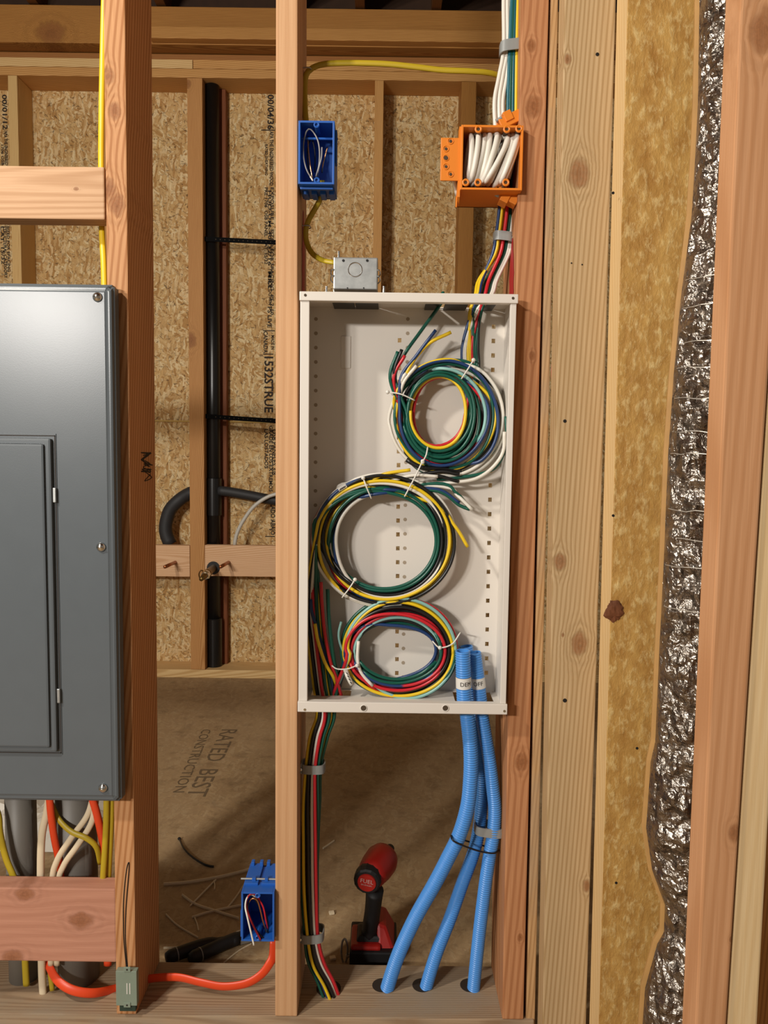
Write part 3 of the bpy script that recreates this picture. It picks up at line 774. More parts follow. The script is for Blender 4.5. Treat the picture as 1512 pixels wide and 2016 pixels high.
# free ends on the left
cable(pp([(620, 1228, .02), (626, 1262, .022), (640, 1305, .024), (655, 1330, .03), (662, 1350, .05), (668, 1375, .055)]), 'yellow', 'yellow cable end standing free left of the bottom coil', 'cables of the bottom coil')
cable(pp([(672, 1224, .03), (667, 1245, .031), (669, 1265, .034), (679, 1290, .042), (690, 1310, .05)]), 'teal', 'short teal cable end sticking up left of the bottom coil', 'cables of the bottom coil', r=.0022)
cable(pp([(612, 1180, .03), (614, 1205, .028), (625, 1240, .03), (640, 1290, .035), (652, 1335, .04), (655, 1380, .05)]), 'blue', 'dark blue cable sagging between the middle coil and the lower left corner', 'cables of the middle coil')
cable(pp([(632, 1146, .024), (634, 1190, .024), (640, 1250, .025), (650, 1300, .028), (662, 1335, .036), (672, 1370, .05)]), 'red', 'red cable slanting down along the left of the bottom coil', 'cables of the middle coil')
cable(pp([(645, 1160, .03), (648, 1220, .028), (656, 1290, .03), (664, 1340, .04), (660, 1380, .05)]), 'green', 'green cable running down left of the bottom coil behind the red one', 'cables of the middle coil', r=.0034)

topc = [('red', 'red cable curving down the inner right of the upper coil'), ('green', 'dark green cable with its end highest at the left of the upper coil'), ('yellow', 'yellow cable with its free end pointing up right above the upper coil'),
        ('blue', 'blue cable with its free end above the upper coil'), ('white', 'white cable crossing the left side of the upper coil'), ('green', 'green cable rising from the upper coil to the top of the enclosure'),
        ('yellow', 'yellow cable lining the opening of the upper coil'), ('white', 'white cable sweeping along the outer right of the upper coil'), ('black', 'black cable running below the upper coil')]
ts = {0: [(-.05, .041), (.55, .0345), (1.32, .034)], 1: [(.18, .041), (.42, .0345), (1.18, .028)], 2: [(.10, .0475), (.78, .0345), (.85, .041)],
      3: [(.15, .0475), (.60, .028), (1.0, .034)], 4: [(.34, .0475), (.68, .041), (.80, .028)], 5: [(.24, .0345), (.30, .028), (1.1, .041)],
      6: [(.06, .0345), (.04, .028), (.2, .041)], 7: [(.40, .0475), (1.02, .041), (.9, .041)], 8: [(.15, .041), (.20, .0475), (1.0, .0475)]}
tend = {0: [(775, 745), (797, 700)], 1: [(768, 745), (783, 692)], 2: [(800, 735), (840, 680), (888, 654)], 3: [(789, 745), (820, 700), (858, 650)], 4: [(793, 757), (820, 720)],
        5: [(778, 745), (795, 700), (830, 650), (868, 597), (872, 575)], 7: [(790, 750), (800, 735)], 8: [(776, 740), (791, 688)]}
tent = {0: (955, 948, 929), 1: (960, 952, 937), 2: (936, 932, 922), 3: (943, 934, 911), 4: (966, 941, 917), 5: (950, 938, 933), 6: (940, 930, 925), 7: (969, 945, 914), 8: (962, 950, 941)}
# (x at rail, x at y620, x at y700); strand positions further up
up_x = {3: 984, 6: 989, 2: 993, 0: 999, 5: 1003, 1: 1006, 8: 1009, 4: 1012, 7: 1016}
for i, (col, lab) in enumerate(topc):
    xr0, x620, x700 = tent[i]; Yo = .055+.006*(i % 3); ux = up_x[i]
    P = pp([(ux+2, 330, Yo), (ux, 400, Yo), (ux-4+(ux-999)*.0, 440, Yo), (ux-8, 468, Yo), (ux-14-(ux-999)*-.0, 500, Yo), (xr0+(ux-999)*.1+8, 550, Yo), (xr0, 580, .045+.004*(i % 3)),
            (x620-5, 615, .052), (x700, 680, .060), (x700+1, 735, .062)])
    ncoil = 2
    P += coilpath(TOP, .12 if i in (0, 6, 2, 3) else .38, 2*pi*ncoil-pi*.95 if i != 8 else 2*pi*2-pi*.95, ts[i], 0, 10+i, ent=.02+.03*i)
    if i in tend:
        for q, (ex, ey) in enumerate(tend[i]): P.append(at(ex, ey, .026-.003*q if i != 5 else .030+.004*q))
    cable(P, col, lab, 'cables of the upper coil')
# extra full loops keep the coil as thick as in the photograph
for i, (col, u, Y, a, ln, lab) in enumerate([('blue', .5, .0475, 3.6, 2.1, 'blue cable in the thick right side of the upper coil'),
        ('white', .97, .0345, 4.9, 1.05, 'white cable along the outer right edge of the upper coil'), ('green', .98, .0475, 4.6, 1.35, 'green cable on the outer rim of the upper coil'),
        ('black', .85, .054, 5.0, 1.2, 'black cable behind the right side of the upper coil'),
        ('green', .16, .028, 3.0, 2.3, 'green cable next to the yellow one round the opening of the upper coil'),
        ('blue', .86, .028, 3.4, 1.3, 'blue cable on the upper rim of the upper coil'),
        ('yellow', .97, .0285, 3.2, .62, 'yellow cable arching over the very top of the upper coil'),
        ('green', .74, .034, 3.3, 2.2, 'green cable in the broad band of the upper coil'),
        ('black', .46, .041, 2.6, 2.4, 'black cable inside the broad band of the upper coil'),
        ('teal', .50, .0275, 4.4, .85, 'pale teal cable at the upper right of the upper coil'),
        ('green', .45, .0275, .3, .9, 'green cable at the bottom of the upper coil'),
        ('black', .30, .041, 4.0, 2.0, 'black cable near the opening of the upper coil')]):
    P = coilpath(TOP, a-.35, a+pi*ln+.35, [(u, Y), (u, Y)], a, 90+i, True)
    cable(P, col, lab, 'cables of the upper coil')
cable(pp([(908, 928, .036), (870, 922, .034), (830, 920, .032), (800, 905, .034)]), 'black', 'black cable end lying just under the upper coil', 'cables of the upper coil', r=.0042)
cable(pp([(993, 850, .02), (990, 890, .022), (968, 922, .024), (935, 943, .026), (890, 950, .03), (840, 952, .04)]), 'white', 'white cable arching from the outer right of the upper coil to the middle coil', 'cables of the upper coil')
cable(pp([(996, 820, .03), (997, 870, .028), (980, 915, .03), (950, 932, .03), (905, 940, .034), (860, 944, .04)]), 'green', 'dark green cable passing under the right side of the upper coil', 'cables of the upper coil')

# zip ties in the enclosure
def zip_tie(pf, label, yf=.020, yb=.062, head=0, r=.0013):
    """pf: front photo points; the band returns behind the strands"""
    F = [at(x, y, yf-.004*sin(pi*k/(len(pf)-1))) for k, (x, y) in enumerate(pf)]
    Bk = [at(x, y, yb) for x, y in reversed(pf)]
    P = spline(F, .003)+spline(Bk, .01)
    mb = MB(); mb.tube(P, r, 6, closed=True)
    hp = F[head]; mb.sphere(hp+Vector((0, -.001, 0)), .0036, 10, (1, .8, 1))
    return tag(mb.build('zip_tie', M_tie, smooth=True), label, 'cable tie', 'white cable ties in the enclosure')
zip_tie([(932, 709), (921, 727), (909, 745)], 'white tie at the upper right of the upper coil')
zip_tie([(763, 772), (789, 776), (816, 788)], 'white tie at the left of the upper coil')
zip_tie([(842, 881), (839, 896), (832, 910)], 'white tie at the bottom of the upper coil', head=2)
zip_tie([(832, 908), (815, 943), (797, 977)], 'long white tie joining the upper coil to the middle coil')
zip_tie([(715, 941), (722, 960), (731, 981)], 'white tie at the upper left of the middle coil')
zip_tie([(699, 1141), (688, 1158), (674, 1176)], 'white tie at the lower left of the middle coil')
zip_tie([(654, 1311), (664, 1317), (684, 1317), (703, 1310)], 'white tie at the left of the bottom coil', head=3)
zip_tie([(852, 1263), (866, 1275), (890, 1268), (906, 1246)], 'white tie at the right of the bottom coil', head=1)

for i, (ring, col, u, Y, a, ln, lab, grp) in enumerate([
        (MID, 'black', .40, .0275, 5.3, 1.15, 'thick black strand on the inner right of the middle coil', 'middle'),
        (MID, 'black', .62, .0275, 5.2, .95, 'black strand beside the thick one on the right of the middle coil', 'middle'),
        (MID, 'black', .30, .0345, 3.2, 1.9, 'black strand between the green and white ones of the middle coil', 'middle'),
        (MID, 'blue', .93, .0275, 3.0, .55, 'dark blue strand on the outer left of the middle coil', 'middle'),
        (MID, 'green', .34, .0275, 3.0, .62, 'green strand down the left band of the middle coil', 'middle'),
        (MID, 'blue', .10, .0275, 4.0, .35, 'dark blue strand along the top opening of the middle coil', 'middle'),
        (MID, 'blue', .22, .0270, 4.3, .30, 'second dark blue strand along the top of the middle coil', 'middle'),
        (BOT, 'black', .22, .0345, 3.3, 2.1, 'black strand near the opening of the bottom coil', 'bottom'),
        (BOT, 'green', .30, .0275, 5.6, 1.1, 'green strand across the lower right of the bottom coil', 'bottom'),
        (BOT, 'green', .14, .0275, .2, .9, 'green strand along the lower edge of the opening of the bottom coil', 'bottom'),
        (BOT, 'black', .80, .0345, 4.0, 1.7, 'black strand at the right rim of the bottom coil', 'bottom'),
        (BOT, 'blue', .42, .0275, .3, .85, 'blue strand under the opening of the bottom coil', 'bottom'),
        (BOT, 'red', .62, .0275, .2, .9, 'red strand low in the bottom coil', 'bottom'),
        (BOT, 'green', .93, .0275, 5.9, .45, 'green strand on the right rim of the bottom coil', 'bottom')]):
    P = coilpath(ring, a-.35, a+pi*ln+.35, [(u, Y), (u, Y)], a, 190+i, True)
    cable(P, col, lab, 'cables of the %s coil' % grp)
# --- cables above the orange box
wh = []
for i, (x0, x1, x2, x3) in enumerate(((990, 992, 979, 974), (997, 999, 986, 983), (1005, 1004, 994, 990))):
    cable(pp([(x0+6, -60, .04), (x0+2, 0, .038), (x1, 95, .034), (x2+4, 150, .032), (x3, 200, .030), (x3+2, 262, .028)]), 'white',
          'white cable dropping into the orange box, %s' % ('leftmost of three', 'middle of three', 'rightmost of three, close to the teal ones')[i], 'white cables into the orange box', r=.0038)
for i, (col, x0, x1, lab) in enumerate((('green', 1011, 1004, 'dark green cable running down beside the white ones above the orange box'), ('dkteal', 1008, 1000, 'blue green cable running behind the top of the orange box'),
                                  ('dkteal', 1014, 1009, 'teal cable between the blue green one and the yellow one above the orange box'), ('yellow', 1019, 1015, 'yellow cable running straight down beside the right stud into the orange box'))):
    cable(pp([(x0+2, -60, .035), (x0, 0, .033), ((x0+x1)/2, 95, .03), (x1+1, 180, .028), (x1, 245, .026), (x1-2, 275, .034)]), col, lab, 'cables above the orange box', r=.0033)

# straps
def strap(cx, cy, hw, Yc, hd, h, label, tilt=0., side=1, tabx=None):
    c = at(cx, cy, Yc); k = (Yc-CAM.y)/FPX; W_ = hw*k; H = h*k/2
    root = empty('cable_strap', c+Vector((0, 0, -H)), label, 'cable clamp', 'grey cable straps')
    n = 36; vs = []; fs = []
    for i in range(n):
        a = 2*pi*i/n; ca, sa = cos(a), sin(a)
        sx = (abs(ca)**.55)*(1 if ca > 0 else -1); sy = (abs(sa)**.55)*(1 if sa > 0 else -1)
        for off in (0, .0022):
            for dz in (-H, H):
                x = (W_+off)*sx; vs.append(c+Vector((x, (hd+off)*sy, dz+x*tilt)))
    for i in range(n):
        j = (i+1) % n; b, e = i*4, j*4
        fs += [(b, e, e+1, b+1), (b+2, b+3, e+3, e+2), (b, b+2, e+2, e), (b+1, e+1, e+3, b+3)]
    finish('band', vs, fs, M_clip, root)
    x = c.x+side*W_; tx = tabx if tabx is not None else x+side*.008
    MB().box((min(x, tx), Yc-hd*.9, c.z-H*1.1+side*W_*tilt), (max(x, tx), Yc-hd*.9+.004, c.z+H*1.2+side*W_*tilt), .001).build('nail_tab', M_clip, root)
    w = Vector(((x+tx)/2, Yc-hd*.9-.001, c.z+side*W_*tilt)); MB().sphere(w, .003, 8, (1, .5, 1)).build('nail', M_chrome, root)
def stud_l(py): return at(586+(585-586)*py/2000, py, 0).x
def stud_r(py): return at(1027+(989-1027)*py/1990, py, 0).x
strap(1006, 96, 19, .034, .013, 20, 'grey strap holding the cables above the orange box', tilt=.12, side=1, tabx=stud_r(96))
strap(990, 469, 16, .062, .015, 17, 'grey strap holding the cables below the orange box', tilt=-.1, side=1, tabx=stud_r(470))
strap(617, 1508, 22, .062, .017, 18, 'grey strap holding the cable bundle just below the enclosure', side=-1, tabx=stud_l(1508))
strap(615, 1838, 22, .062, .017, 18, 'grey strap holding the cable bundle low on the left stud', tilt=.06, side=-1, tabx=stud_l(1838))
c1 = [(911, 1281, .012), (912, 1320, .014), (914, 1380, .018), (920, 1410, .02), (927, 1487, .022), (925, 1551, .024), (919, 1594, .026), (904, 1644, .03), (883, 1687, .036), (857, 1737, .044), (817, 1808, .055), (784, 1880, .066), (761, 1951, .075), (756, 1985, .08)]
c2 = [(934, 1284, .04), (940, 1330, .04), (946, 1382, .04), (949, 1410, .04), (962, 1487, .042), (970, 1551, .045), (974, 1594, .048), (971, 1644, .05), (964, 1683, .052), (956, 1737, .056), (947, 1808, .062), (939, 1880, .07), (932, 1951, .078), (931, 1985, .08)]
c3 = [(918, 1272, .062), (925, 1330, .062), (936, 1400, .066), (946, 1487, .072), (949, 1551, .074), (947, 1594, .074), (942, 1637, .072), (931, 1683, .072), (911, 1737, .072), (886, 1808, .074), (858, 1880, .077), (837, 1951, .08), (832, 1985, .082)]
def conduit(path, R, label, tape=None, text=''):
    P = spline(pp(path), .0006)
    root = empty('blue_conduit', P[-1], label, 'conduit', 'blue corrugated conduits')
    L = [0]
    for a, b in zip(P, P[1:]): L.append(L[-1]+(b-a).length)
    pitch = .0043
    N = 22
    mb = MB(); mb.tube(P, lambda i: R*(1-.07*(1+cos(2*pi*L[i]/pitch))), N, caps=False)
    # inner wall, seen at the open end
    Q = P[::9][:30]
    mb.tube(list(reversed(Q)), R*.80, N, caps=False)
    a, b = P[0], P[0]+(P[0]-P[6]).normalized()*.001
    cs = len(mb.v)
    d = (P[6]-P[0]).normalized(); u = Vector((0, -1, 0)); u = (u-d*u.dot(d)).normalized(); w = d.cross(u)
    vs = []
    for k in range(N):
        q = u*cos(2*pi*k/N)+w*sin(2*pi*k/N); vs += [P[0]+q*R*.92, P[0]+q*R*.79]
    mb._add(vs, [(2*k, 2*((k+1) % N), 2*((k+1) % N)+1, 2*k+1) for k in range(N)])
    mb.build('corrugated_tube', M_cond, root, smooth=True)
    if tape:
        s0, s1 = tape; idx = [i for i in range(len(P)) if s0 <= L[i] <= s1]
        T = [P[i] for i in idx[::6]]
        tp = MB(); tp.tube(T, R*1.01, 28, caps=False); tp = tp.build('label_tape', M_tape, root, smooth=True)
        m = P[idx[int(len(idx)*.62)]]; dz = (P[idx[0]]-P[idx[-1]]).normalized()
        cu = lettering(text, .0105, (0, 0, 0), (1, 0, 0), (0, 0, 1), M_pen, tp, 'handwriting', align='CENTER')
        side = Vector((1, 0, 0)); side = (side-dz*side.dot(dz)).normalized(); fr = side.cross(dz); fr = -fr if fr.y > 0 else fr
        o0 = ORG[tp.name]; shift = .003 if text == 'DEM' else -.002
        for v in cu.data.vertices:
            q = v.co+o0; ang = (q.x+shift)/(R*1.04)
            v.co = m+dz*q.z+(side*sin(ang)+fr*cos(ang))*(R*1.055)-o0
    return root
conduit(c3, .0122, 'blue corrugated conduit in the middle, behind the other two')
conduit(c2, .0122, 'blue corrugated conduit next to the right stud, with a white OFF label', (.045, .066), 'OFF')
conduit(c1, .0133, 'front blue corrugated conduit leaning furthest left, with a white DEM label', (.046, .068), 'DEM')
strap(962, 1631, 27, .058, .017, 18, 'grey strap nailed over the blue conduits at the right stud', tilt=-.1, side=1, tabx=stud_r(1631))
o = MB(); P = spline(pp([(888, 1645, .025), (892, 1655, .012), (915, 1666, .022), (945, 1676, .036), (970, 1680, .036), (980, 1676, .05), (978, 1672, .07), (940, 1662, .09), (900, 1650, .06), (888, 1645, .025)]), .004)
o.tube(P, .0016, 6); tag(o.build('zip_tie', CW['black'], smooth=True), 'black tie wrapped round all three blue conduits', 'cable tie')
# dark drilled holes in the bottom plate
for px, lab in ((652, ''), (757, ''), (836, ''), (930, '')):
    w = at(px-4, 1950, .078); w = atz(px-5, 1940 if px > 700 else 1946, PH)
    MB().cyl((w.x, w.y, PH), (w.x, w.y, PH+.0006), .0185 if px > 700 else .023, n=28).build('drilled_hole', M_ink, bp)

# ================================================================== BLUE OUTLET BOXES
def open_box(name, x0, x1, z0, z1, Y, dp, wall, mat, label, cat, group=None):
    root = empty(name, ((x0+x1)/2, Y+dp, z0), label, cat, group)
    mb = MB(); t = wall
    mb.box((x0, Y, z0), (x0+t, Y+dp, z1), .0006); mb.box((x1-t, Y, z0), (x1, Y+dp, z1), .0006)
    mb.box((x0+t, Y, z1-t), (x1-t, Y+dp, z1), .0004); mb.box((x0+t, Y, z0), (x1-t, Y+dp, z0+t), .0004)
    mb.box((x0, Y+dp-t, z0), (x1, Y+dp, z1))
    mb.build('box_shell', mat, root); return root
def bosses(root, pts, mat, up):
    for (x, Y, z) in pts:
        mb = MB(); P = [Vector((x+.0036*cos(a), Y+.001, z+.0036*sin(a))) for a in [2*pi*k/14 for k in range(14)]]
        mb.tube(P, .0014, 6, closed=True); mb.cyl((x, Y+.003, z), (x, Y+.03, z), .0042, n=12); mb.build('screw_boss', mat, root)
YX = -.012
a, b = at(587, 362, YX), at(659, 238, YX)
r1 = open_box('outlet_box', a.x, b.x, a.z, b.z, YX, .072, .0032, M_blueb, 'blue outlet box with coiled wires high on the stud, above the galvanised box', 'outlet box', 'blue outlet boxes')
bosses(r1, [((a.x+b.x)/2, YX, b.z-.0062), ((a.x+b.x)/2+.001, YX, a.z+.0062)], M_blueb, 1)
mb = MB()
for k in range(4): mb.box((a.x+.004+.0145*k, YX+.03, a.z-.006), (a.x+.013+.0145*k, YX+.06, a.z+.001), .001)
mb.box((a.x+.002, YX+.012, a.z-.004), (b.x-.003, YX+.018, a.z), .0005)
mb.build('cable_clamp_flaps', M_blueb, r1)
mb = MB(); mb.cyl((a.x-.0025, YX+.02, b.z-.02), (b.x+.004, YX+.02, b.z-.02), .002, n=8)
mb.box((b.x, YX+.014, b.z-.06), (b.x+.003, YX+.03, b.z-.008), .0008); mb.build('nail_holder', M_blueb, r1)
def wires(lst, R=.0013):
    for col, lab, pts in lst:
        mt = M_bwire if col == 'copper' else CW[col]
        mb = MB(); mb.tube(spline(pp(pts), .003), R, 6)
        tag(mb.build('wire', mt, smooth=True), lab, 'wire')
wires([('grey', 'grey wire looped in a long oval in the upper blue box', [(616, 355, .0), (604, 335, -.004), (598, 310, -.004), (598, 280, 0), (604, 258, .002), (612, 255, .004), (624, 272, .004), (629, 295, .002), (628, 325, .004), (622, 348, .01), (618, 362, .03)]),
       ('copper', 'bare copper wire hanging left inside the upper blue box', [(606, 268, .01), (607, 290, .008), (610, 320, .004), (615, 352, 0)]),
       ('white', 'white wire end at the bottom of the upper blue box', [(611, 348, -.002), (616, 356, -.006)]),
       ('grey', 'grey wire right of the oval loop in the upper blue box', [(634, 290, .0), (633, 310, .002), (627, 335, .005), (625, 355, .02)]),
       ('copper', 'bare copper wire hanging right inside the upper blue box', [(645, 290, .008), (641, 305, .008), (636, 325, .012), (634, 340, .02)]),
       ('black', 'black wire folded in the upper blue box', [(612, 350, .02), (606, 320, .015), (606, 290, .015), (614, 275, .015), (620, 300, .02), (620, 340, .03)])])
# lower box: on the left side of the middle stud
a, b = at(475, 1853, YX), at(540, 1757, YX)
r2 = open_box('outlet_box', a.x, b.x, a.z, b.z, YX, .085, .0032, M_blueb, 'blue outlet box with red, white and black wires near the floor', 'outlet box', 'blue outlet boxes')
bosses(r2, [((a.x+b.x)/2, YX, b.z-.0062), ((a.x+b.x)/2, YX, a.z+.0062)], M_blueb, 1)
mb = MB(); xm = (a.x+b.x)/2
mb.box((a.x+.001, YX+.02, b.z-.0005), (xm-.003, YX+.085, b.z+.0045), .001); mb.build('top_rib', M_blueb, r2); mb = MB(); mb.box((xm+.003, YX+.02, b.z-.0005), (b.x, YX+.085, b.z+.0045), .001); mb.build('top_rib', M_blueb, r2); mb = MB()
mb.box((a.x+.004, YX+.075, b.z), (a.x+.010, YX+.085, b.z+.012), .001); mb.box((xm-.009, YX+.075, b.z), (xm-.003, YX+.085, b.z+.012), .001); mb.box((xm+.004, YX+.075, b.z), (xm+.010, YX+.085, b.z+.012), .001)
mb.box((a.x+.014, YX+.026, b.z+.002), (a.x+.021, YX+.034, b.z+.010), .001); mb.box((xm+.008, YX+.026, b.z+.002), (xm+.014, YX+.034, b.z+.010), .001)
mb.box((a.x-.0025, YX+.006, a.z+.004), (a.x, YX+.05, a.z+.052), .0006)
mb.build('rib_tabs', M_blueb, r2)['kind'] = 'stuff'
MB().cyl((a.x-.006, YX+.03, b.z+.0065), (b.x, YX+.03, b.z+.0062), .0017, n=10).build('mounting_nail', M_galv, r2)
wires([('white', 'white wire hanging out of the lower blue box', [(500, 1861, -.03), (494, 1835, -.026), (487, 1805, -.02), (483, 1785, -.012), (486, 1768, -.006), (495, 1761, 0), (508, 1770, .006)]),
       ('red', 'red wire bending down at the left of the lower blue box', [(513, 1850, -.012), (500, 1825, -.014), (488, 1795, -.01), (485, 1775, -.006), (493, 1760, -.004), (505, 1762, .0), (515, 1780, .004)]),
       ('black', 'black wire crossing the middle of the lower blue box', [(524, 1852, -.006), (510, 1838, -.008), (495, 1815, -.006), (488, 1790, .0), (492, 1772, 0), (500, 1769, 0), (512, 1785, .006)]),
       ('copper', 'bare copper wire ending at the right of the lower blue box', [(489, 1778, -.002), (496, 1769, -.004), (506, 1772, -.004), (512, 1790, -.004), (518, 1815, -.002), (525, 1835, .004)]),
       ('red', 'red wire at the right of the lower blue box', [(508, 1768, .002), (518, 1785, .0), (523, 1808, .0), (527, 1828, .006)]),
       ('black', 'black wire at the right side of the lower blue box', [(514, 1775, .004), (524, 1800, .004), (528, 1825, .006), (526, 1848, .01)])], .0016)

# ================================================================== ORANGE BOX
YO = -.016
a, b = at(906, 373, YO), at(1031, 247, YO)
r3 = open_box('junction_box', a.x, b.x, a.z, b.z, YO, .088, .0034, M_orange, 'orange two gang box stuffed with white cable on the right stud', 'junction box')
mb = MB(); tz = at(900, 269, YO).z; bz = at(900, 354, YO).z; lx = at(868, 300, YO).x
mb.box((lx, YO+.004, bz), (a.x+.003, YO+.007, tz), .0012)
mb.hexa([(a.x-.004, YO+.005, a.z-.01), (a.x, YO+.005, a.z-.01), (a.x, YO+.02, a.z-.02), (a.x-.004, YO+.02, a.z-.02)], [(a.x-.003, YO+.002, b.z-.002), (a.x, YO+.002, b.z-.002), (a.x, YO+.02, b.z-.002), (a.x-.003, YO+.02, b.z-.002)])
mb.build('mounting_flange', M_orange, r3)
for px, py, rr in ((887, 278, 3), (878, 293, 3), (878, 311, 4.2), (878, 328, 3), (887, 343, 3)):
    w = at(px, py, YO+.0037); q = MB(); q.cyl(w, w+Vector((0, -.0005, 0)), rr*.00078, n=14); q.build('flange_hole', M_hole, r3)
    MB().tube([w+Vector((.0046*cos(t_), -.0001, .0046*sin(t_))) for t_ in [2*pi*k/18 for k in range(18)]], .0006, 5, closed=True).build('hole_rim', M_orange, r3)
for px, py in ((942, 254), (998, 254), (1022, 253), (917, 359), (941, 359), (996, 359)):
    w = at(px, py, YO); q = MB(); q.tube([w+Vector((.0044*cos(t_), .001, .0044*sin(t_))) for t_ in [2*pi*k/16 for k in range(16)]], .0018, 6, closed=True)
    q.build('screw_boss', M_orange, r3)
    MB().cyl(w+Vector((0, .0015, 0)), w+Vector((0, .03, 0)), .0036, n=12).build('screw_hole', M_hole if px > 0 else None, r3)
# nail brackets top and bottom
for s, zc, px0 in ((1, b.z, 985), (-1, a.z, 980)):
    y = 240 if s > 0 else 388
    q = MB(); c = at(px0+18, y, .02); up_ = Vector((.42*s*-1 if s > 0 else .42, 0, 1)).normalized()
    if s > 0: up_ = Vector((-.5, 0, 1)).normalized()
    else: up_ = Vector((.5, 0, 1)).normalized()
    rgt = Vector((up_.z, 0, -up_.x))
    q.obox(c, rgt, (0, 1, 0), up_, .019, .012, .009, .0015)
    q.obox(c+rgt*-.002+up_*(.006*s), rgt, (0, 1, 0), up_, .007, .014, .008, .001)
    q.cyl(c+rgt*-.021, c+rgt*.021, .0052, n=12)
    q.build('nail_bracket', M_orange, r3)
    MB().cyl(c+rgt*-.022-Vector((0, .008, 0))+up_*(.008*s), c+rgt*-.012-Vector((0, .010, 0))+up_*(.008*s), .003, n=10).build('nail', M_galv, r3)
mb = MB(); mb.hexa([(a.x-.006, YO+.012, a.z-.024), (a.x-.004, YO+.012, a.z-.024), (a.x+.002, YO+.06, a.z-.004), (a.x-.002, YO+.06, a.z-.004)], [(a.x-.002, YO+.006, a.z+.03), (a.x, YO+.006, a.z+.03), (a.x, YO+.06, a.z+.03), (a.x-.002, YO+.06, a.z+.03)])
mb.build('side_fin', M_orange, r3)
# white cable packed in loops
lab = ['white cable looped at the left of the orange box', 'white cable looped in the middle of the orange box', 'white cable looped at the right of the orange box']
for ci in range(3):
    P = []; loops = 4 if ci < 2 else 4
    for k in range(loops):
        idx = ci*4+k; f = idx/11
        xc = 921+f*80+[0, 3, 5, -2, 2, 4, -3, 3, 0, 4, 5, 1][idx]; tl = 3+f*22+[2, 4, 6, -3, 0, 4, 5, 8, 2, -2, -4, -7][idx]; hh = 47+[0, 2, 4, -3, 1, 3, 2, -2, 3, 4, 2, 0][idx]
        cy = 312+[0, -2, 1, 3, -2, 0, 2, 4, 0, 3, 1, 4][idx]; yo = [0, -.003, .002, .004, 0, -.004, 0, -.006, .003, 0, -.003, .001][idx]
        for s in range(12):
            th = 2*pi*s/12; bx = 5*sin(th)
            P.append(at(xc+tl*cos(th)+s/12*5+bx, cy-hh*cos(th), .010+yo-.016*sin(th)))
    if ci == 2: P += [at(1000, 352, .03)]
    cable(P, 'white', lab[ci], 'white cable in the orange box', r=.0045, n=12)
cable(pp([(893, 350, .0), (897, 365, .02), (900, 385, .03)]), 'white', 'white cable end showing behind the orange box flange', 'white cable in the orange box', r=.0038)

# ================================================================== GALVANISED BOX
YG = .01
a, b = at(656, 569, YG), at(744, 507, YG)
g0 = empty('junction_box', ((a.x+b.x)/2, YG+.02, a.z), 'galvanised square steel box standing on top of the white enclosure', 'junction box')
MB().box((a.x, YG, a.z), (b.x, YG+.05, b.z), .002).build('box_body', M_galv, g0)
MB().box((a.x-.003, YG+.045, a.z), (a.x, YG+.052, b.z-.01), .001).build('side_ear', M_galv, g0)
cxg, czg = at(699, 531, YG-.0004).x, at(699, 531, YG).z
MB().tube([Vector((cxg+.0115*cos(t_), YG-.0002, czg+.0115*sin(t_))) for t_ in [2*pi*k/30 for k in range(30)]], .0008, 6, closed=True).build('knockout_ring', M_chrome, g0)
for px, py, rr in ((676, 513, .0022), (723, 513, .0022), (684, 567, .0012), (716, 567, .0012)):
    w = at(px, py, YG-.0003); MB().cyl(w, w+Vector((0, -.0003, 0)), rr, n=12).build('screw_hole', CW['black'], g0)
for sx, xx in ((-1, a.x), (1, b.x)):
    for dz in (.012, .022):
        MB().tube(spline([(xx, YG+.012, a.z+dz), (xx+sx*.004, YG+.004, a.z+dz+.003), (xx+sx*.003, YG-.004, a.z+dz+.008), (xx-sx*.001, YG, a.z+dz+.01)], .001), .0011, 6).build('spring_clip', M_chrome, g0)
for px in (667, 643, 756):
    w = at(px, 575 if px != 667 else 506, YG+.005); MB().box((w.x-.0015, w.y, w.z-.004), (w.x+.0015, w.y+.001, w.z+.010), .0003).build('steel_tab', M_chrome, g0)

# yellow cables of the middle bay
cable(pp([(1000, 160, .12), (985, 150, .10), (960, 143, .09), (920, 140, .085), (870, 138, .085), (820, 132, .085), (760, 126, .085), (690, 124, .085), (640, 126, .085), (615, 134, .085), (603, 147, .085), (600, 170, .085), (600, 200, .08), (602, 235, .07), (606, 262, .05)]),
      'oldyellow', 'yellow cable sagging across the bay from the right stud to the upper blue box', 'yellow power cables', r=.0034, flat=(.9, 1.5), n=10)
cable(pp([(634, 355, .04), (634, 378, .045), (629, 395, .05), (618, 415, .06), (607, 435, .065), (602, 455, .068), (604, 478, .068), (614, 498, .06), (630, 510, .05), (645, 515, .04), (662, 517, .035)]),
      'oldyellow', 'yellow cable curving from the upper blue box to the galvanised box', 'yellow power cables', r=.0034, flat=(.9, 1.4), n=10)
for px, py, l_ in ((602, 138, 'small staple over the yellow cable near the top of the bay'), (603, 447, 'small staple over the yellow cable below the upper blue box')):
    w = at(px, py, .072 if py > 300 else .085); x_ = stud_l(py)
    mb = MB(); mb.tube(spline([(x_-.0, w.y-.008, w.z), (x_+.012, w.y-.008, w.z), (x_+.013, w.y+.007, w.z), (x_, w.y+.008, w.z)], .002), .0011, 6)
    tag(mb.build('cable_staple', M_galv), l_, 'staple', 'cable staples')

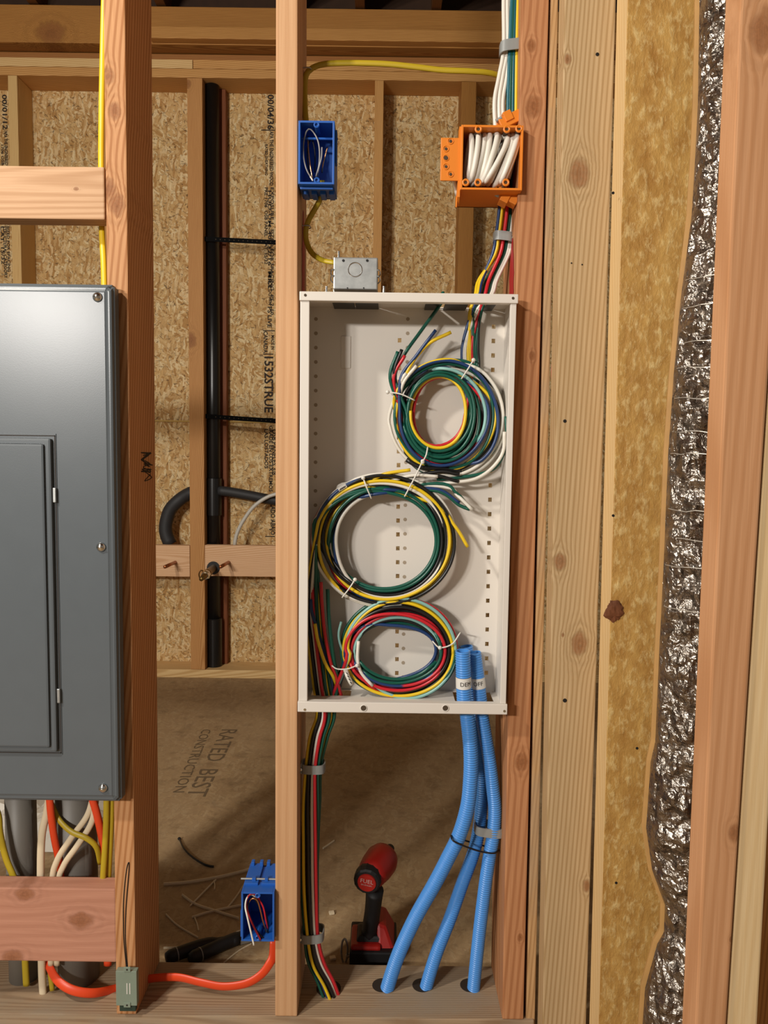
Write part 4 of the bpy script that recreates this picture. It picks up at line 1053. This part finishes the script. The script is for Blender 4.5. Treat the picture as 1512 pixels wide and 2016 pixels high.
# ================================================================== GREY PANEL
YP = -.034
zt_, zb_ = at(110, 557, YP).z, at(110, 1580, YP).z
xtr, xbr = at(222, 558, YP).x, at(236, 1580, YP).x; xr2 = (xtr+xbr)/2; xlp = xr2-.368
gp = empty('electrical_panel', ((xr2+xlp)/2, .0, zb_), 'large grey electrical panel at the left edge of the picture', 'electrical panel')
mb = MB(); c_ = .016
o4 = lambda y, e: [(xlp+e, y, zb_+e), (xr2-e, y, zb_+e), (xr2-e, y, zt_-e), (xlp+e, y, zt_-e)]
mb._add(o4(-.004, 0)+o4(YP+.005, 0)+o4(YP, .010), [(0, 1, 5, 4), (1, 2, 6, 5), (2, 3, 7, 6), (3, 0, 4, 7), (4, 5, 9, 8), (5, 6, 10, 9), (6, 7, 11, 10), (7, 4, 8, 11), (8, 9, 10, 11), (3, 2, 1, 0)])
bm = bmesh.new(); vv = [bm.verts.new(v) for v in mb.v]; [bm.faces.new([vv[i] for i in f]) for f in mb.f]
bmesh.ops.recalc_face_normals(bm, faces=bm.faces); bmesh.ops.bevel(bm, geom=list(bm.edges), offset=.004, segments=3, affect='EDGES'); bm.verts.index_update()
finish('panel_cover', [v.co.copy() for v in bm.verts], [[v.index for v in f.verts] for f in bm.faces], M_grey, gp); bm.free()
xd = (at(112, 855, YP).x+at(122, 1480, YP).x)/2; zd1, zd0 = at(60, 853, YP).z, at(60, 1484, YP).z
# recess groove: dark reveal line + raised door
mb = MB(); mb.box((xlp+.06, YP-.0012, zd0), (xd, YP+.001, zd1), .0006); mb.build('door_surround', M_grey, gp)
mb = MB()
for (x0, x1, z0_, z1_) in ((xd-.0026, xd-.0012, zd0+.002, zd1-.003), (xlp+.062, xd-.001, zd1-.0045, zd1-.003), (xlp+.062, xd-.001, zd0+.002, zd0+.0035)):
    mb.box((x0, YP-.0016, z0_), (x1, YP-.0008, z1_))
mb.build('door_gap', M_ink, gp)
xdd = xd-.006
dr = MB(); dr.box((xlp+.07, YP-.0085, zd0+.007), (xdd, YP-.0005, zd1-.008), .0035); dr = dr.build('panel_door', M_grey, gp)
dr2 = MB(); dr2.box((xlp+.085, YP-.0125, zd0+.016), (xdd-.010, YP-.008, zd1-.017), .0035); dr2.build('door_embossing', M_grey, dr)
for py in (975, 1370):
    w = at(110+(py-900)*.016, py, YP-.004); MB().box((xd-.0055, YP-.0055, w.z-.012), (xd-.0005, YP-.001, w.z+.012), .001).build('door_hinge', M_galv, gp)
for px, py in ((192, 585), (199, 1077), (203, 1551)):
    w = at(px, py, YP-.0005); q = MB(); q.lathe(w, (0, -1, 0), [(0, .0075), (.001, .0078), (.0035, .0062), (.0055, .003), (.006, .0005)], 20)
    q.box((w.x-.005, w.y-.0064, w.z-.0008), (w.x+.005, w.y-.0052, w.z+.0008)); q.build('cover_screw', M_chrome, gp, smooth=True)
# steel tub behind the cover
MB().box((xlp+.01, -.003, zb_+.015), (xr2-.035, .10, zt_-.015), .002).build('panel_tub', M_grey, gp)
# panel leans slightly on the stud: nothing else to do

# conduits and cables under the panel
def pipe(px0, px1, Yc, label, z1=None):
    a = at(px0, 1700, Yc); b = at(px1, 1700, Yc); r = (b.x-a.x)/2; xc = (a.x+b.x)/2
    mb = MB(); mb.lathe((xc, Yc, 0.0), (0, 0, 1), [(0, r), (zb_+.02, r)], 32)
    tag(mb.build('conduit_pipe', M_pvc, smooth=True), label, 'pipe', 'grey pipes below the electrical panel')
pipe(15, 72, .095, 'grey pipe below the electrical panel, at the left edge')
pipe(113, 190, .095, 'thicker grey pipe below the electrical panel, nearer the stud')
PC = [('oldyellow', 'yellow cable crossing in front of the left grey pipe', [(-30, 1560, .06), (-5, 1600, .055), (0, 1640, .05), (12, 1690, .05), (33, 1745, .05), (45, 1820, .06), (52, 1940, .06)], .0055),
      ('cream', 'cream cable hanging between the two grey pipes', [(98, 1560, .05), (92, 1600, .05), (82, 1650, .045), (80, 1745, .045), (82, 1900, .05), (85, 1960, .05)], .006),
      ('cream', 'left one of two cream cables slanting over the right grey pipe', [(185, 1560, .05), (172, 1605, .045), (140, 1650, .042), (112, 1695, .042), (102, 1745, .045), (100, 1900, .05)], .0048),
      ('cream', 'right one of two cream cables slanting over the right grey pipe', [(190, 1570, .046), (180, 1620, .042), (152, 1665, .042), (125, 1705, .044), (114, 1750, .047), (112, 1900, .05)], .0048),
      ('orange', 'orange cable hanging left of the right grey pipe', [(97, 1560, .042), (100, 1600, .042), (107, 1650, .05), (117, 1700, .06), (122, 1750, .06), (120, 1850, .06)], .0058),
      ('orange', 'orange cable next to the stud under the panel', [(178, 1560, .04), (190, 1600, .04), (199, 1640, .045), (208, 1690, .05), (212, 1750, .06), (212, 1900, .06)], .0062),
      ('oldyellow', 'yellow cable crossing diagonally over the right grey pipe', [(100, 1580, .06), (115, 1612, .052), (140, 1637, .04), (170, 1650, .036), (190, 1668, .04), (198, 1700, .055)], .0045),
      ('oldyellow', 'yellow cable running straight down beside the stud', [(210, 1560, .03), (209, 1620, .03), (206, 1680, .032), (202, 1745, .036), (198, 1850, .05)], .0048),
      ('oldyellow', 'second yellow cable pressed against the stud under the panel', [(220, 1560, .035), (219, 1620, .035), (216, 1680, .038), (213, 1750, .045), (212, 1850, .06)], .0045),
      ('oldyellow', 'yellow cable dropping into the plate below the pinkish block', [(95, 1880, .06), (98, 1910, .055), (103, 1950, .05)], .004)]
for col, lb, pts, r in PC: cable(pp(pts), col, lb, 'cables below the electrical panel', r=r, flat=(.7, 1.15), n=10)
cable(pp([(85, 1870, .07), (98, 1905, .05), (115, 1932, .03), (145, 1950, .022), (185, 1955, .03), (228, 1946, .06), (262, 1936, .07), (300, 1926, .07), (350, 1924, .06), (395, 1934, .05), (440, 1942, .045), (485, 1936, .045), (515, 1918, .05), (532, 1895, .055), (538, 1880, .06), (540, 1850, .065)]),
      'orange', 'long orange cable running through the stud above the bottom plate to the lower blue box', 'orange cable', r=.0062, flat=(.55, 1.35), n=12)
# yellow cable above the panel
cable(pp([(207, -60, .03), (205, 0, .03), (202, 120, .03), (200, 220, .03), (199, 330, .045), (200, 440, .045), (204, 520, .035), (206, 600, .03)]), 'yellow', 'yellow cable running down the left side of the knotty stud into the panel', 'yellow power cables', r=.0042, flat=(.7, 1.2), n=10)
# nail plate box at stud foot
a, b = at(231, 1975, -.006), at(271, 1908, -.006)
nbx = empty('nail_plate_box', ((a.x+b.x)/2, 0, a.z), 'small grey green metal box screwed to the foot of the knotty stud', 'metal box')
gm = plain('grey_green_enamel', '#7f8c7c', .5, vary=.12)
MB().box((a.x, -.012, a.z), (b.x, -.0005, b.z), .001).build('box_cover', gm, nbx)
MB().box((a.x+.005, -.010, a.z-.012), (b.x-.003, -.0005, a.z), .001).build('box_base', plain('dark_green_enamel', '#263a30', .5), nbx)
for py in (1909, 1979):
    w = at(250, py, -.0135); MB().box((w.x-.006, -.0135, w.z-.0045), (w.x+.006, -.0118, w.z+.0045), .0008).build('screw_tab', gm, nbx)
    MB().cyl((w.x, -.0137, w.z), (w.x, -.0141, w.z), .0016, n=10).build('screw_hole', M_ink, nbx)
for k in range(2): MB().box((a.x+.019+.005*k, -.0125, a.z+.022), (a.x+.0205+.005*k, -.0119, a.z+.042)).build('printed_line', M_tape, nbx)

# ================================================================== FAR WALL PLUMBING
ab = at(418, 700, YB+.05); rp = .031
dp_ = empty('drain_pipe', (ab.x, YB+.05, zat(1319, 430)), 'tall black drain pipe standing against the far wall beside the orange stud', 'pipe')
zl, zh = zat(1316, 430)-.03, at(418, 165, YB+.05).z
q = MB(); q.lathe((ab.x, YB+.07, zl), (0, 0, 1), [(0, rp), (zh-zl, rp)], 28); q.build('pipe', M_abs, dp_, smooth=True)
zc = at(425, 1220, YB+.05).z
q = MB(); q.lathe((ab.x, YB+.07, zl), (0, 0, 1), [(0, rp*1.16), (zc-zl, rp*1.16), (zc-zl+.004, rp*1.05)], 28); q.build('coupling', M_abs, dp_)
zc2 = at(425, 985, YB+.05).z
q = MB(); q.lathe((ab.x, YB+.07, zc2-.07), (0, 0, 1), [(0, rp*1.16), (.17, rp*1.16)], 28); q.build('tee_fitting', M_abs, dp_)
def th(name, pts, r, mat, label, cat, flat=(1, 1), n=14):
    mb = MB(); mb.tube(spline(pp(pts), .02), r, n, flat); return tag(mb.build(name, mat, smooth=True), label, cat)
Yq = YB+.06
th('pipe_insulation', [(395, 966, YB+.085), (374, 971, YB+.08), (352, 985, Yq), (334, 1005, Yq), (326, 1035, Yq), (328, 1055, Yq), (336, 1072, Yq)], .030, M_foam, 'bent black foam pipe cover left of the orange stud', 'pipe insulation')
th('drain_pipe', [(430, 966, Yq), (450, 968, Yq), (490, 975, Yq), (530, 983, Yq), (580, 992, Yq)], .0225, M_foam, 'black pipe running sideways from the tall drain pipe to the right', 'pipe')
th('water_tube', [(462, 1075, YB+.02), (465, 1055, YB+.02), (476, 1030, YB+.02), (497, 1000, YB+.02), (520, 982, YB+.02), (542, 973, YB+.02), (575, 968, YB+.02)], .0085, M_pex, 'curved white water tube above the right block on the far wall', 'tube')
for k, (y0, y1) in enumerate(((470, 478), (819, 830))):
    A, B = at(398, y0, YB+.03), at(560, y1, YB+.005)
    st = MB(); st.hexa([A+Vector((0, 0, -.010)), B+Vector((0, 0, -.010)), B+Vector((0, .002, -.010)), A+Vector((0, .002, -.010))], [A+Vector((0, 0, .010)), B+Vector((0, 0, .010)), B+Vector((0, .002, .010)), A+Vector((0, .002, .010))])
    so = tag(st.build('hanger_strap', M_strapb), ('upper' if k == 0 else 'lower')+' black perforated strap running right from the drain pipe', 'strap', 'pipe straps')
    dm = MB()
    for i in range(14):
        w = A+(B-A)*((i+3)/18)+Vector((0, -.0004, 0)); dm.cyl(w, w+Vector((0, -.0004, 0)), .0024, n=8)
    dm.build('strap_holes', M_hole, so)
for px, lb in ((345, 'short copper stub poking out of the block left of the valve'), (450, 'short copper stub poking out of the block right of the valve')):
    A = at(px, 1107, YB-.002); B = A+Vector((-.006, -.14, 0))
    q = MB(); q.cyl(A, B, .0079, n=14); q.sphere(B, .0079, 10, (1, .5, 1)); tag(q.build('copper_stub', M_copper, smooth=True), lb, 'pipe stub', 'copper stubs')
A = at(420, 1118, YB-.002)
vl = empty('hose_valve', A, 'brass hose valve sticking out of the block on the far wall', 'valve')
ax = Vector((-.02, -1, -.08)).normalized()
MB().cyl(A+Vector((0, -.0015, 0)), A, .030, n=24).build('drilled_hole', CW['black'], vl)
q = MB(); q.lathe(A, ax, [(0, .016), (.09, .016), (.092, .019), (.12, .019), (.122, .014), (.17, .013), (.175, .010), (.21, .0095)], 20); q.build('valve_body', M_brass, vl, smooth=True)
q = MB(); q.lathe(A+ax*.125, ax, [(0, .021), (.012, .021), (.028, .017)], 8); q.build('hex_nut', M_chrome, vl)
q = MB(); q.tube(spline([A+ax*.11+Vector((-.015, 0, .01)), A+ax*.13+Vector((-.022, 0, .018)), A+ax*.17+Vector((-.02, 0, .012)), A+ax*.19+Vector((-.012, 0, .002))], .004), .0032, 8); q.build('valve_handle', M_brass, vl)

# ================================================================== IMPACT DRIVER
YD = .20
RC = at(724, 1731, .185)
imp = empty('impact_driver', atz(740, 1890, 0), 'red and black cordless driver standing upright on the floor behind the plate', 'power tool')
M_tred = plain('red_tool_plastic', '#a81e16', .42); M_tblk = plain('black_tool_rubber', '#151414', .6)
ax = Vector((.36, .85, .05)).normalized()
q = MB(); q.lathe(RC+ax*.004, ax, [(0, .026), (.02, .031), (.04, .034), (.065, .035), (.08, .031), (.088, .024)], 28); q.build('motor_housing', M_tred, imp, smooth=True)
q = MB(); q.lathe(RC+ax*.088, ax, [(0, .022), (.012, .016), (.02, .010), (.032, .009)], 20); q.build('chuck', M_tblk, imp, smooth=True)
cap = Vector((.16, 1, .12)).normalized()
q = MB(); q.lathe(RC-cap*.010, cap, [(0, .024), (.003, .0275), (.016, .0285), (.026, .026)], 14); q.build('rear_cap', M_tblk, imp)
q = MB(); q.lathe(RC-cap*.0125, cap, [(0, .0185), (.003, .0195)], 26); dc = q.build('cap_disc', M_tred, imp)
xd_ = Vector((1, -.16, -.10)).normalized(); yd_ = cap.cross(xd_); yd_ = -yd_ if yd_.z < 0 else yd_
lettering('FUEL', .0125, RC-cap*.0131+yd_*.0005, xd_, yd_, plain('pale_print', '#c9a39c', .6), dc, sx=1., align='CENTER')
lettering('BRUSHLESS', .0045, RC-cap*.0131-yd_*.0055, xd_, yd_, bpy.data.materials['pale_print'], dc, align='CENTER')
H0, H1 = at(738, 1752, .215), at(727, 1838, .225)
q = MB(); P = spline([H0, (H0+H1)/2+Vector((.001, .002, 0)), H1], .006); q.tube(P, lambda i: .0185-.002*sin(pi*i/len(P)), 16, (1.25, 1.0)); q.build('handle', M_tblk, imp, smooth=True)
fx0, fx1 = at(690, 1870, .19).x, at(778, 1870, .19).x
zf = at(735, 1862, .19).z
q = MB(); q.hexa([(fx0+.010, .20, zf-.004), (fx1-.022, .20, zf-.004), (fx1-.022, .27, zf-.004), (fx0+.010, .27, zf-.004)], [(H1.x-.022, .205, H1.z+.008), (H1.x+.024, .205, H1.z+.008), (H1.x+.024, .245, H1.z+.008), (H1.x-.022, .245, H1.z+.008)], .005); q.build('foot', M_tblk, imp)
q = MB(); q.box((fx0, .188, .030), (fx0+.062, .262, zf), .006); q.build('battery', M_tred, imp)
q = MB(); q.hexa([(fx0+.055, .190, .020), (fx1+.004, .190, .020), (fx1+.006, .29, .020), (fx0+.055, .29, .020)], [(fx0+.052, .215, zf+.034), (fx1-.018, .215, zf+.026), (fx1-.018, .28, zf+.026), (fx0+.052, .28, zf+.034)], .007); q.build('battery', M_tred, imp)
q = MB(); q.box((fx0-.002, .183, .0005), (fx1+.004, .285, .033), .004); q.build('battery_base', M_tblk, imp)
HK = at(678, 1872, .20)
q = MB(); q.tube([HK+Vector((.0065*cos(a), 0, .026*sin(a))) for a in [2*pi*k/20 for k in range(20)]], .0022, 8, closed=True); q.cyl(HK+Vector((.004, 0, -.012)), HK+Vector((.022, .004, -.006)), .004, n=10); q.build('belt_hook', M_galv, imp, smooth=True)

# ================================================================== CABLE CUTTERS + DEBRIS
def fp(px, py, z): return atz(px, py, z)
cc_ = empty('cable_cutter', fp(480, 1850, 0), 'black handled cable cutters lying on the floor behind the lower blue box', 'pliers')
for pts in ([(327, 1886), (360, 1874), (400, 1861), (428, 1857), (470, 1850)], [(373, 1888), (400, 1876), (440, 1858), (480, 1842), (520, 1828)]):
    P = spline([fp(x, y, .016) for x, y in pts], .008); n_ = len(P)
    q = MB(); q.tube(P, lambda i: (.013 if i < n_*.62 else .011)*(.75 if i < 1 else 1), 14, (1, 1)); hn = q.build('handle', M_tblk, cc_, smooth=True)
    u = (P[4]-P[0]).normalized(); MB().tube([P[2]+u*.004, P[2]+u*.006], .0137, 14).build('grip_ring', M_clip, hn)
q = MB(); q.obox(fp(500, 1838, .012), (1, .5, 0), (-.5, 1, 0), (0, 0, 1), .035, .018, .006, .003); q.build('jaws', M_galv, cc_)
SC = [('long pale strip lying from the doubled stud to the lower blue box', [(322, 1741), (370, 1737), (430, 1727), (480, 1715), (492, 1711)], 'cream', .0028),
      ('pale strip slanting up to the right, above the crossing strips', [(374, 1784), (400, 1757), (425, 1732)], 'cream', .0016),
      ('longest crossing strip, sloping down to the right', [(359, 1762), (385, 1780), (420, 1792), (470, 1808)], 'cream', .0022),
      ('crossing strip rising to the right with a blob at its left end', [(378, 1806), (410, 1796), (450, 1787), (476, 1782)], 'cream', .002),
      ('pale strip leaning against the left of the lower blue box', [(447, 1788), (465, 1765), (480, 1742)], 'cream', .0016),
      ('thin pale strip sloping down beside the doubled stud', [(327, 1800), (350, 1822), (390, 1846)], 'cream', .0015),
      ('short pale strip hooked below the crossing strips', [(383, 1806), (388, 1818), (391, 1832)], 'cream', .0014),
      ('thin pale strip just above the cutter handles', [(322, 1866), (345, 1865), (372, 1866)], 'cream', .0016),
      ('thin strip below the lower blue box', [(440, 1896), (470, 1872), (495, 1858)], 'cream', .0012),
      ('pale scrap right of the cable bundle', [(636, 1670), (648, 1662), (658, 1655)], 'cream', .0018),
      ('tiny hooked scrap near the top crossing strip', [(421, 1734), (423, 1744), (422, 1751)], 'cream', .0014)]
for lb, pts, col, r in SC:
    q = MB(); q.tube(spline([fp(x, y, r+.0005) for x, y in pts], .008), r, 6, (1, 1.6)); tag(q.build('sheath_scrap', CW[col]), lb, 'scrap', 'scraps on the floor')
q = MB(); q.tube(spline([fp(x, y, .003) for x, y in ((353, 1652), (362, 1670), (380, 1688), (405, 1703), (421, 1706))], .008), .0026, 6, (.6, 1.3)); q.sphere(fp(353, 1651, .004), .005, 8, (1, 1, .8))
tag(q.build('zip_tie', CW['black']), 'black cut tie lying alone on the floor', 'cable tie')
for px, py, lb in ((653, 1797, 'small wood chip on the floor right of the cable bundle'), (700, 1852, 'tiny wood chip on the floor left of the driver'), (655, 1886, 'wood chip on the floor near the drilled hole of the cable bundle')):
    q = MB(); q.obox(fp(px, py, .003), (1, .3, 0), (-.3, 1, 0), (0, 0, 1), .006, .005, .0024, .001); tag(q.build('wood_chip', CW['cream']), lb, 'wood chip', 'wood chips')
# stamped lettering on the subfloor
def floortext(s, a, b, h, mat=M_faint):
    A, B = fp(*a, .0007), fp(*b, .0007); xd = (B-A).normalized(); yd = Vector((-xd.y, xd.x, 0))
    o = lettering(s, 1., (0, 0, 0), (1, 0, 0), (0, 1, 0), mat, fl)
    xs = [v.co.x for v in o.data.vertices]; w = max(xs)-min(xs); x0_ = min(xs); L = (B-A).length
    for v in o.data.vertices: v.co = A+xd*((v.co.x-x0_)/w*L)+yd*((v.co.y-ORG[fl.name].y)*h)-ORG[fl.name]
floortext('RATED  BEST', (437, 1436), (366, 1568), .085)
floortext('CONSTRUCTION', (398, 1436), (340, 1560), .05)
# crumpled clear bag seen below the panel
mb = MB(); n = 16; vs = []; fs = []
A = atz(20, 1720, 0)
for i in range(n+1):
    for j in range(n+1):
        p = Vector((A.x-.35+.47*i/n, A.y+.1+.5*j/n, 0)); h_ = .02+.10*abs(mnoise.noise(p*6))+.05*abs(mnoise.noise(p*17))
        h_ *= min(1, min(i, n-i, j, n-j)/3)
        vs.append(p+Vector((0, 0, h_+.001)))
for i in range(n):
    for j in range(n): fs.append((i*(n+1)+j, (i+1)*(n+1)+j, (i+1)*(n+1)+j+1, i*(n+1)+j+1))
o = finish('plastic_sheet', vs, fs, plain('crumpled_white_plastic', '#cfc8ba', .3))
tag(o, 'crumpled white plastic sheet on the floor behind the grey pipes', 'plastic sheet')
